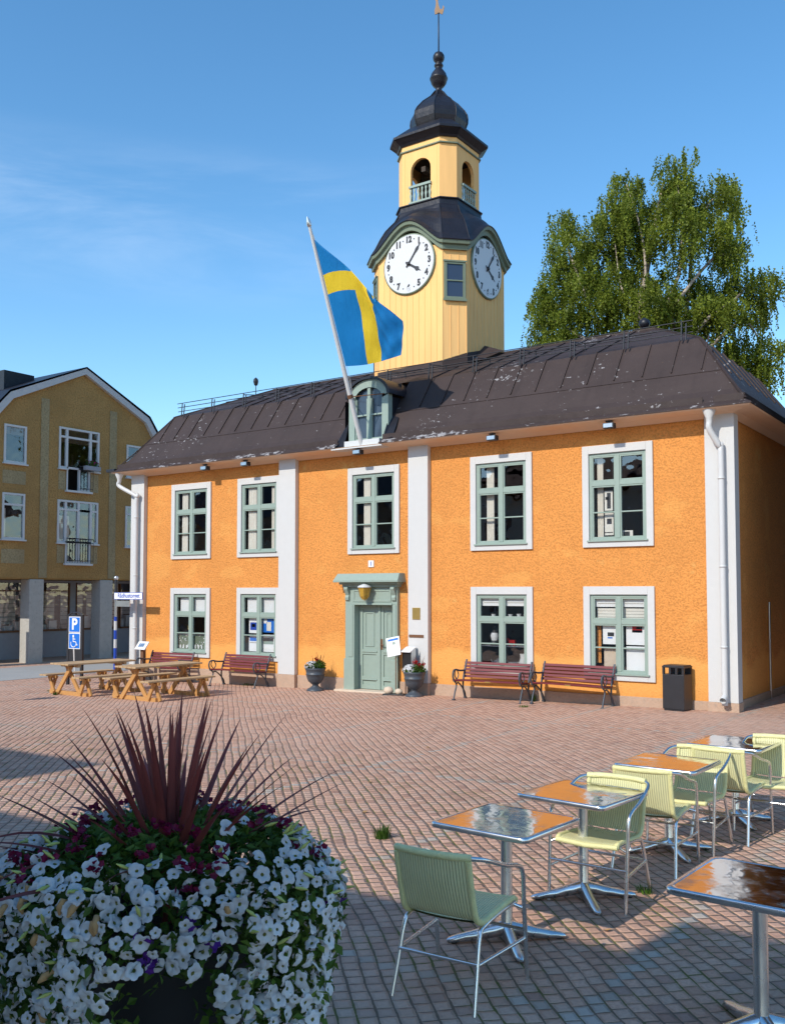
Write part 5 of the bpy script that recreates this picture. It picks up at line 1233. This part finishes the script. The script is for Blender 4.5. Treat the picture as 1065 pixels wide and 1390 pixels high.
# ------------------------------------------------------------------ café chairs and tables
def make_chair(label, loc, rz):
    t = thing('cafe_chair', label, 'chair', loc, rz, 'woven café chairs')       # faces +y
    r = .0125
    # woven sling: seat and back
    prof = smooth_path([(0, .255, .425), (0, .22, .45), (0, .0, .435), (0, -.14, .425), (0, -.215, .455), (0, -.25, .54), (0, -.285, .68), (0, -.305, .775)], 6)
    k0 = 22
    def sling(a, b, nm):
        m = MB(); P = prof[a:b]; n = 12; vs = []
        for s_ in (0, 1):
            for j, p in enumerate(P):
                for i in range(n + 1):
                    x = -.215 + .43 * i / n; sag = -.012 * (1 - (x / .215) ** 2); tq = prof[min(a + j + 1, len(prof) - 1)] - prof[max(a + j - 1, 0)]; nr = Vector((0, -tq.z, tq.y)).normalized()
                    if nr.z < 0 and abs(nr.z) > abs(nr.y): nr = -nr
                    bow = -.03 * (1 - (x / .215) ** 2) * min(1, max(0, (p.z - .45) / .2))
                    vs.append((x, p.y + bow - (.011 * s_ if nm == 'backrest' else 0), p.z + sag * (1 if nm == 'seat' else 0) - (.011 * s_ if nm == 'seat' else 0)))
        J = len(P); N1 = n + 1; fs = []
        for s_ in (0, 1):
            o = s_ * J * N1
            fs += [(o + j * N1 + i, o + j * N1 + i + 1, o + (j + 1) * N1 + i + 1, o + (j + 1) * N1 + i) for j in range(J - 1) for i in range(n)]
        m.add(vs, fs, 0, True)
        for s_x in (0, n): m.tube([Vector(vs[j * N1 + s_x]) + Vector((0, -.005, -.004)) for j in range(J)], .017, 8, 1)
        m.build(nm, [MAT['wicker'], MAT['wickerwrap']], t)
    sling(0, k0 + 1, 'seat'); sling(k0, len(prof), 'backrest')
    m = MB(); m.tube([(-.225, .252, .428), (0, .262, .418), (.225, .252, .428)], .019, 8); m.build('seat_edge', MAT['wickerwrap'], t); m = MB()
    tr = smooth_path([(-.225, -.298, .785), (-.12, -.328, .788), (0, -.338, .788), (.12, -.328, .788), (.225, -.298, .785)], 5); m.tube(tr, .0205, 10); m.build('wrapped_rail', MAT['wickerwrap'], t)
    f = MB()
    for s in (-1, 1):
        f.tube(smooth_path([(s * .22, -.30, .785), (s * .27, -.22, .765), (s * .283, -.02, .695), (s * .285, .14, .655), (s * .285, .205, .60), (s * .283, .225, .42), (s * .28, .265, .0)], 6), r, 10)
        f.tube(smooth_path([(s * .222, .23, .425), (s * .222, .0, .418), (s * .222, -.15, .40), (s * .225, -.205, .37), (s * .235, -.26, .18), (s * .245, -.31, 0)], 6), r, 10)
        f.tube([(s * .222, .21, .42), (s * .283, .228, .40)], r * .8, 8)
        f.tube([(s * .28, .24, .235), (s * .238, -.25, .235)], r * .8, 8)
    f.tube([(-.281, .243, .28), (.281, .243, .28)], r * .8, 8); f.tube([(-.233, -.25, .235), (.233, -.25, .235)], r * .85, 8)
    f.build('frame', MAT['alu'], t)
    return t
CH = [((2.00, -11.12), 180, 'pale woven café chair tucked under the second nearest table, facing the camera'), ((2.03, -10.12), 4, 'pale woven café chair seen from behind, drawn up to the middle table'), ((2.10, -9.42), 177, 'pale woven café chair facing the camera across the middle table'), ((2.27, -8.83), -3, 'pale woven café chair seen from behind at the farthest table'), ((2.52, -8.38), 182, 'pale woven café chair facing the camera at the right edge behind the farthest table')]
chair = make_chair('nearest woven café chair, shaded and seen from behind', (1.955, -12.99, 0), R(3))
for (x, y), rz, lb in CH: dup(chair, (x, y, 0), R(rz), lb)
def rrect(hw, r, n=5):
    pts = []
    for cx, cy, a0 in ((hw - r, hw - r, 0), (-hw + r, hw - r, 90), (-hw + r, -hw + r, 180), (hw - r, -hw + r, 270)):
        for k in range(n + 1): a = R(a0 + 90 * k / n); pts.append((cx + r * math.cos(a), cy + r * math.sin(a)))
    return pts
def make_table(label, loc, rz):
    t = thing('cafe_table', label, 'table', loc, rz, 'square polished metal café tables')
    m = MB(); hw = .345
    def rg(h_, z, r=.05): return [(x, y, z) for x, y in rrect(h_, r)]
    m.loft([rg(hw - .03, .739), rg(hw - .022, .7405)], 0); m.add(rg(hw - .03, .739), [tuple(range(24))], 0); m.build('tabletop', MAT['tabletop'], t, fixn=False)
    m = MB(); m.loft([rg(hw - .022, .7404), rg(hw - .006, .7415), rg(hw, .735), rg(hw, .712), rg(hw - .01, .706), rg(hw - .04, .706)], 0, True); m.add(rg(hw - .04, .7065), [tuple(range(24))[::-1]]); m.build('rim', MAT['alu'], t, fixn=False)
    m = MB(); m.lathe([(.07, .045), (.10, .036), (.70, .036)], 20); m.box(-.2, .2, -.025, .025, .69, .7055); m.box(-.025, .025, -.2, -.0255, .69, .7055); m.box(-.025, .025, .0255, .2, .69, .7055); m.build('pedestal', MAT['alu'], t)
    for k in range(4):
        a = R(45 + 90 * k); m = MB(); rings = []
        for q, w, zb, zt2 in ((.0, .04, .05, .13), (.08, .036, .035, .105), (.2, .033, .02, .07), (.32, .032, .014, .045), (.36, .026, .012, .034), (.375, .012, .012, .024)):
            d_ = Vector((math.cos(a), math.sin(a), 0)); s = Vector((-d_.y, d_.x, 0)); c = d_ * q
            rings.append([c - s * w + Vector((0, 0, zb)), c - s * w * .55 + Vector((0, 0, zt2)), c + s * w * .55 + Vector((0, 0, zt2)), c + s * w + Vector((0, 0, zb))])
        m.loft(rings, 0, True, cap1=True); m.lathe([(0, .018), (.014, .018)], 10, 1, c=(.33 * math.cos(a), .33 * math.sin(a), 0)); m.build('foot', [MAT['alu'], MAT['black']], t)
    return t
tb_ = make_table('nearest café table of the row, in front of the shaded chair', (1.85, -12.25, 0), R(-4))
for (x, y), rz, lb in (((1.91, -11.22), -6, 'second nearest café table of the row with a chair tucked under it'), ((2.0, -9.68), -2, 'middle café table of the row with a chair on both sides'), ((2.17, -8.30), -4, 'farthest café table of the row near the right edge'), ((3.47, -12.70), -3, 'café table standing alone at the lower right edge reflecting white and dark')):
    dup(tb_, (x, y, 0), R(rz), lb)

# ------------------------------------------------------------------ planter in the foreground
PX, PY = 1.95, -15.08
pt = thing('flower_planter', 'tall black planter pot almost covered by white petunias', 'planter', (PX, PY, 0))
m = MB(); m.lathe([(0, .20), (.03, .22), (.5, .27), (.86, .30), (.9, .33), (.96, .33), (.96, .29), (.9, .28)], 36); m.build('pot', MAT['blackpot'], pt)
m = MB(); m.lathe([(.9, .285), (.93, .0)], 24); m.build('soil', MAT['soil'], pt)
pe = thing('petunias', 'mound of white petunias with maroon flowers spilling over the black planter', 'flowers', (PX, PY, .9))
rr = random.Random(11)
TOC = Vector((CAMX - PX, CAMY - PY, 0)).normalized(); SIDE = Vector((-TOC.y, TOC.x, 0))   # towards / across the open side of the mound
def mound(a, e):
    """surface of the mound: azimuth a, elevation e (-1.0 .. pi/2)"""
    R0 = .60 * (1 + .05 * math.sin(3 * a + 1) + .04 * math.sin(5 * a))
    if e >= 0: return Vector((math.cos(a) * R0 * math.cos(e) ** .8, math.sin(a) * R0 * math.cos(e) ** .8, .17 + .24 * math.sin(e)))
    return Vector((math.cos(a) * R0 * (1 + .22 * e * (.4 - e * .1)), math.sin(a) * R0 * (1 + .22 * e * .4), .17 + .42 * e))
m = MB()
for k in range(9500):
    a = rr.uniform(0, 6.283); e = rr.uniform(-1.05, 1.45); p = mound(a, e) * 1.0
    f_ = rr.uniform(.76, 1.05); p = Vector((p.x * f_, p.y * f_, p.z - .05 * rr.random()))
    fr = Vector((math.cos(a), math.sin(a), 0)).dot(TOC)
    if e < -.35 and fr > .955 + .03 * math.sin(k): continue
    M = Euler((rr.uniform(-1.1, 1.1), rr.uniform(-1.1, 1.1), rr.uniform(0, 6.3))).to_matrix(); s = rr.uniform(.022, .05)
    m.add([p + M @ Vector(v) for v in ((-s * .6, 0, 0), (-.1 * s, -s * .34, .1 * s), (s * .6, 0, -.1 * s), (-.1 * s, s * .34, .1 * s))], [(0, 1, 2, 3)])
m.build('foliage', MAT['petleaf'], pe, fixn=False)
def petunia(mb, p, n, r, rr, mats=(0, 1)):
    n = Vector(n).normalized(); u = n.orthogonal().normalized(); w = n.cross(u); a0 = rr.uniform(0, 6.3); a1 = rr.uniform(0, 6.3); ph = rr.uniform(0, 6.3); tilt = rr.uniform(0, .3); N = 20
    rings = []
    for q, h_ in ((.10, -.55), (.20, -.20), (.55, .02), (.86, .03), (1.0, -.06)):
        ring_ = []
        for i in range(N):
            a = a0 + i * 2 * math.pi / N; lob = 1 - .22 * (q ** 2) * (.5 + .5 * math.cos(5 * (a - a0))) ** 2; ruff = tilt * q * q * math.sin(a - a1) + .16 * q * q * math.sin(2 * (a - a1) + ph) + .09 * q * math.cos(5 * (a - a0)) + rr.uniform(-.05, .05) * q
            ring_.append(Vector(p) + (u * math.cos(a) + w * math.sin(a)) * r * q * lob + n * r * (h_ + ruff))
        rings.append(ring_)
    mb.loft(rings[:2], mats[1], True, cap0=True); mb.loft(rings[1:], mats[0], True)
spots = []
for k in range(3200):
    a = rr.uniform(0, 6.283); e = rr.uniform(-1.0, 1.2); fr = Vector((math.cos(a), math.sin(a), 0)).dot(TOC)
    if e < -.30 and fr > .955: continue
    if e > .78 and fr > -.5 and rr.random() < .95: continue
    if e > .55 and rr.random() < .55: continue
    p = mound(a, e); n = Vector((math.cos(a) * math.cos(max(e, -.3)), math.sin(a) * math.cos(max(e, -.3)), math.sin(max(e, -.3)) * .8 + .25)) + Vector((rr.gauss(0, .5), rr.gauss(0, .5), rr.gauss(0, .45))) + TOC * .2
    p = p + n.normalized() * rr.uniform(-.015, .035)
    if any((p - q[0]).length < .036 for q in spots): continue
    spots.append((p, n, rr.choice((rr.uniform(.019, .026), rr.uniform(.026, .036), rr.uniform(.026, .034)))))
cam_l = Vector((CAMX - PX, CAMY - PY, CAMZ - .9))
spots.sort(key=lambda s: (s[0] - cam_l).length - .25 * s[1].normalized().dot((cam_l - s[0]).normalized()))
for p, n, r in spots[:100]:
    m = MB(); petunia(m, p, n, r, rr); m.build('white_flower', [MAT['petal'], MAT['throat']], pe, fixn=False)
m = MB()
for p, n, r in spots[100:]: petunia(m, p, n, r, rr)
o = m.build('white_flowers', [MAT['petal'], MAT['throat']], pe, fixn=False); o['kind'] = 'stuff'
for k in range(26):
    a = rr.uniform(0, 6.283); e = rr.uniform(-.7, .6); p = mound(a, e); m = MB(); nn = Vector((math.cos(a), math.sin(a), .3)); u_ = Vector((rr.gauss(0, .5), rr.gauss(0, .5), -1)).normalized()
    m.tube([p, p + nn * .02, p + nn * .03 + u_ * .025, p + nn * .028 + u_ * .05], [.004, .010, .013, .004], 7); m.build('wilted_flower', MAT['wilted'], pe)
m = MB()
for k in range(150):
    a = rr.uniform(0, 6.283); e = rr.uniform(-.9, 1.2); p = mound(a, e) * 1.02; nn = Vector((math.cos(a) + rr.gauss(0, .4), math.sin(a) + rr.gauss(0, .4), rr.gauss(.3, .4))).normalized(); m.tube([p, p + nn * .025, p + nn * .05], [.004, .007, .002], 5)
m.build('buds', MAT['bud'], pe)['kind'] = 'stuff'
def head(mb, p, rr, r, k=9):
    for q in range(k): disc_flower(mb, p + Vector((rr.gauss(0, r), rr.gauss(0, r), rr.gauss(0, r * .7))), (rr.gauss(0, 1), rr.gauss(0, 1), rr.gauss(.8, .6)), r * 1.0, 0, rr)
cnt = 0; used = []
for k in range(600):
    a = rr.uniform(0, 6.283); e = rr.uniform(.42, 1.35); p = mound(a, e) + Vector((0, 0, rr.uniform(.0, .04)))
    if any((p - q).length < .045 for q in used): continue
    used.append(p); m = MB(); head(m, p, rr, .014, 10); m.build('maroon_flower', MAT['maroon'], pe, fixn=False); cnt += 1
    if cnt >= 58: break
for k in range(14):
    a = math.atan2(SIDE.y, SIDE.x) + rr.gauss(0, .25) if k < 9 else math.atan2(TOC.y, TOC.x) + rr.gauss(0, .12); e = rr.uniform(-.3, .25); p = mound(a, e) * 1.01; m = MB(); head(m, p, rr, .016, 6); m.build('purple_flower', MAT['purple'], pe, fixn=False)
# spiky burgundy plant
cd = thing('cordyline', 'spiky burgundy cordyline standing up from the middle of the petunias', 'plant', (PX, PY, .98))
def blade(az_, el, ln_, wd, bend, seed):
    rr2 = random.Random(seed); m = MB(); N = 12; d_ = Vector((math.cos(az_), math.sin(az_), 0)); s = Vector((-d_.y, d_.x, 0)); p = d_ * .012 + Vector((0, 0, .05)); e = el; vs = []; tw_ = rr2.uniform(-.5, .5)
    for i in range(N + 1):
        t_ = i / N; wv_ = wd * (min(1, .5 + 2.2 * t_) * (1 - t_ ** 2.4) + .03); dr = d_ * math.cos(e) + Vector((0, 0, math.sin(e))); nn = (-d_ * math.sin(e) + Vector((0, 0, math.cos(e)))); sd = s * math.cos(tw_ * t_) + nn * math.sin(tw_ * t_)
        vs += [p - sd * wv_ + nn * wv_ * .45, p, p + sd * wv_ + nn * wv_ * .45]
        p = p + dr * (ln_ / N); e -= bend * (t_ ** 1.2) * 2.0 / N
    m.add(vs, [(3 * i + j, 3 * i + j + 1, 3 * i + j + 4, 3 * i + j + 3) for i in range(N) for j in (0, 1)], 0, True)
    m.build('leaf', MAT['cordy'], cd, fixn=False)
rr = random.Random(21)
for k in range(58):
    q = k / 57
    az_ = k * 2.39996 + rr.uniform(-.2, .2)
    el = R(88 - 66 * q ** 1.05 + rr.uniform(-6, 6)); ln_ = .60 + .16 * rr.random() + .08 * q; bend = .10 + .25 * rr.random() + .8 * q * q * rr.random()
    blade(az_, el, ln_, rr.uniform(.014, .022), bend, k)
for k, (az_, el, ln_, bd_) in enumerate(((math.atan2(-SIDE.y, -SIDE.x) + .25, 38, .80, 1.7), (math.atan2(-SIDE.y, -SIDE.x) + .5, 30, .72, 1.5), (math.atan2(TOC.y, TOC.x) + .1, 30, .30, 2.6), (math.atan2(TOC.y, TOC.x) - .7, 34, .34, 2.2), (math.atan2(SIDE.y, SIDE.x) + .1, 14, .62, .3), (math.atan2(SIDE.y, SIDE.x) + .35, 8, .52, .2))):
    blade(az_, R(el), ln_, .014, bd_, 200 + k)
m = MB(); m.tube([(0, 0, -.1), (0, 0, .10)], .03, 10); m.build('stem', MAT['cordy'], cd)

# ------------------------------------------------------------------ buildings beyond the frame that shade and mirror the square
op = thing('opposite_building', 'pale plastered house with red tiled roof on the near side of the square', 'building', (-4, -21.7, 0))
m = MB(); m.box(-18, 8, -7.5, 0, -.3, 6.9); m.build('wall', MAT['palewall'], op)
m = MB(); m.loft([[(-18.4, .46, 6.93), (8.4, .46, 6.93)], [(-18.4, .46, 7.06), (8.4, .46, 7.06)], [(-18.4, -3.75, 8.35), (8.4, -3.75, 8.35)], [(-18.4, -7.95, 7.06), (8.4, -7.95, 7.06)], [(-18.4, -7.95, 6.93), (8.4, -7.95, 6.93)]], closed=True)
m.v = m.v; m.build('roof', MAT['redtile'], op, fixn=False)
m = MB(); m.box(5.05, 5.95, -.6, .44, 7.0, 7.62); m.build('shade_block', MAT['redtile'], op)  # block added at the eave to extend the shade on the paving
m = MB(); m.box(-6.5, -3.4, -2.2, -1.2, 8.0, 9.45); m.build('chimney', MAT['redtile'], op)  # oversized stack, shaped to cast a wide shadow onto the left of the square
m = MB(); m.box(-6.6, -3.3, -2.3, -1.1, 9.85, 10.0)  # slab raised on posts, added for a shadow strip beyond a lit gap
for x in (-6.4, -3.5):
    for y in (-2.1, -1.3): m.box(x - .04, x + .04, y - .04, y + .04, 9.45, 9.85)
m.build('shadow_slab', MAT['darkroof'], op)
for x in range(-16, 8, 3):
    for z in (1.0, 4.2):
        m = MB(); frame_rect(m, x - .55, x + .55, z, z + 1.6, .08, .001, .05); m.box(x - .03, x + .03, .001, .04, z + .08, z + 1.52); wd = m.build('window', MAT['whitepaint'], op)
        g = MB(); g.box(x - .47, x + .47, .0005, .01, z + .08, z + 1.52); g.build('pane', MAT['darkpane'], wd)
o2 = thing('reflection_house', 'unseen brown house with a dark roof, added to darken the left window reflections', 'building', (-34, -25, 0))  # added out of view so the left panes mirror something dark
m = MB(); m.box(-15, 14, -9, 0, -.3, 6.6); m.build('wall', plain('brown_plaster', (.20, .15, .11), .9), o2)
m = MB(); m.loft([[(-15.4, .4, 6.62), (14.4, .4, 6.62)], [(-15.4, -4.5, 9.6), (14.4, -4.5, 9.6)], [(-15.4, -9.4, 6.62), (14.4, -9.4, 6.62)]]); m.build('roof', MAT['darkroof'], o2, fixn=False)
for x in range(-13, 13, 3):
    for z in (1.0, 4.0):
        m = MB(); frame_rect(m, x - .55, x + .55, z, z + 1.6, .08, .001, .05); wd = m.build('window', MAT['whitepaint'], o2); g = MB(); g.box(x - .47, x + .47, .0005, .01, z + .08, z + 1.52); g.build('pane', MAT['darkpane'], wd)
nb = thing('neighbour_building', 'unseen neighbour house right of the town hall, set close and dark to darken the gable', 'building', (1.25, .6, 0))
m = MB(); m.box(0, 9, 0, 14, -.3, 7.5); m.build('wall', plain('gable_darkening_wall', (.03, .027, .03), .8), nb)  # unseen wall kept close and dark to darken the gable and tabletop reflections
m = MB(); m.prism([(-.4, 7.5), (9.4, 7.5), (4.5, 10.2)], 14.6, 0, Matrix.Translation((0, -.3, 0))); m.build('roof', MAT['darkroof'], nb)

# ------------------------------------------------------------------ light, sky, camera
EL, AZ = R(37), R(9)
S = Vector((-math.sin(AZ) * math.cos(EL), -math.cos(AZ) * math.cos(EL), math.sin(EL)))
sl = bpy.data.lights.new('sun', 'SUN'); sl.energy = 2.55; sl.angle = R(.53); sl.color = (1.0, .94, .84)
so = bpy.data.objects.new('sun', sl); COL.objects.link(so); so.rotation_euler = (-S).to_track_quat('-Z', 'Y').to_euler(); so.location = S * 60
wd = bpy.data.worlds.new('World'); sc.world = wd; wd.use_nodes = True
nt = wd.node_tree; nt.nodes.clear(); N = nt.nodes.new; Lk = nt.links.new
out = N('ShaderNodeOutputWorld'); bg = N('ShaderNodeBackground'); sky = N('ShaderNodeTexSky'); sky.sky_type = 'NISHITA'; sky.sun_disc = False
sky.sun_elevation = EL; sky.sun_rotation = R(180) + AZ; sky.air_density = 1.0; sky.dust_density = .3; sky.ozone_density = 2.0; sky.altitude = 0
bg.inputs[1].default_value = .15
tc = N('ShaderNodeTexCoord'); mp = N('ShaderNodeMapping'); mp.inputs['Scale'].default_value = (1.6, 1.6, 9.0); mp.inputs['Rotation'].default_value = (.12, -.10, .3)
nz = N('ShaderNodeTexNoise'); nz.inputs['Scale'].default_value = 1.9; nz.inputs['Detail'].default_value = 9; nz.inputs['Roughness'].default_value = .6; nz.inputs['Distortion'].default_value = .5
Lk(tc.outputs['Generated'], mp.inputs[0]); Lk(mp.outputs[0], nz.inputs[0])
mr = N('ShaderNodeMapRange'); mr.interpolation_type = 'SMOOTHSTEP'; mr.inputs[1].default_value = .36; mr.inputs[2].default_value = .72; mr.inputs[4].default_value = .13; Lk(nz.outputs[0], mr.inputs[0])
mx = N('ShaderNodeMix'); mx.data_type = 'RGBA'; sp_ = N('ShaderNodeSeparateXYZ'); Lk(tc.outputs['Generated'], sp_.inputs[0])
def band(lo, hi, src):
    q = N('ShaderNodeMapRange'); q.interpolation_type = 'SMOOTHSTEP'; q.inputs[1].default_value = lo; q.inputs[2].default_value = hi; Lk(src, q.inputs[0]); return q.outputs[0]
def mul(a, b):
    q = N('ShaderNodeMath'); q.operation = 'MULTIPLY'; Lk(a, q.inputs[0]); Lk(b, q.inputs[1]); return q.outputs[0]
cl = mul(band(-.40, -.72, sp_.outputs[0]), mul(mul(band(.27, .345, sp_.outputs[2]), band(.44, .385, sp_.outputs[2])), mr.outputs[0]))
Lk(cl, mx.inputs[0]); hs = N('ShaderNodeHueSaturation'); hs.inputs['Hue'].default_value = .494; hs.inputs['Saturation'].default_value = 1.24; hs.inputs['Value'].default_value = .93; Lk(sky.outputs[0], hs.inputs['Color']); Lk(hs.outputs[0], mx.inputs[6]); mx.inputs[7].default_value = (5.6, 6.0, 6.5, 1)
Lk(mx.outputs[2], bg.inputs[0]); Lk(bg.outputs[0], out.inputs[0])
cam = bpy.data.cameras.new('camera'); co = bpy.data.objects.new('camera', cam); COL.objects.link(co); sc.camera = co
co.location = (CAMX, CAMY, CAMZ); co.rotation_euler = (R(90) + math.atan(.0496), 0, R(34.8))
cam.sensor_fit = 'VERTICAL'; cam.sensor_height = 36; cam.sensor_width = 36; cam.lens = 36 * 1290 / 1390; cam.shift_y = 45 / 1390; cam.clip_start = .1; cam.clip_end = 2000
vs_ = sc.view_settings; sc.display_settings.display_device = 'sRGB'; vs_.view_transform = 'Standard'; vs_.look = 'None'; vs_.gamma = 1; vs_.exposure = .70; vs_.use_curve_mapping = False
sc.cycles.max_bounces = 8; sc.cycles.transparent_max_bounces = 12
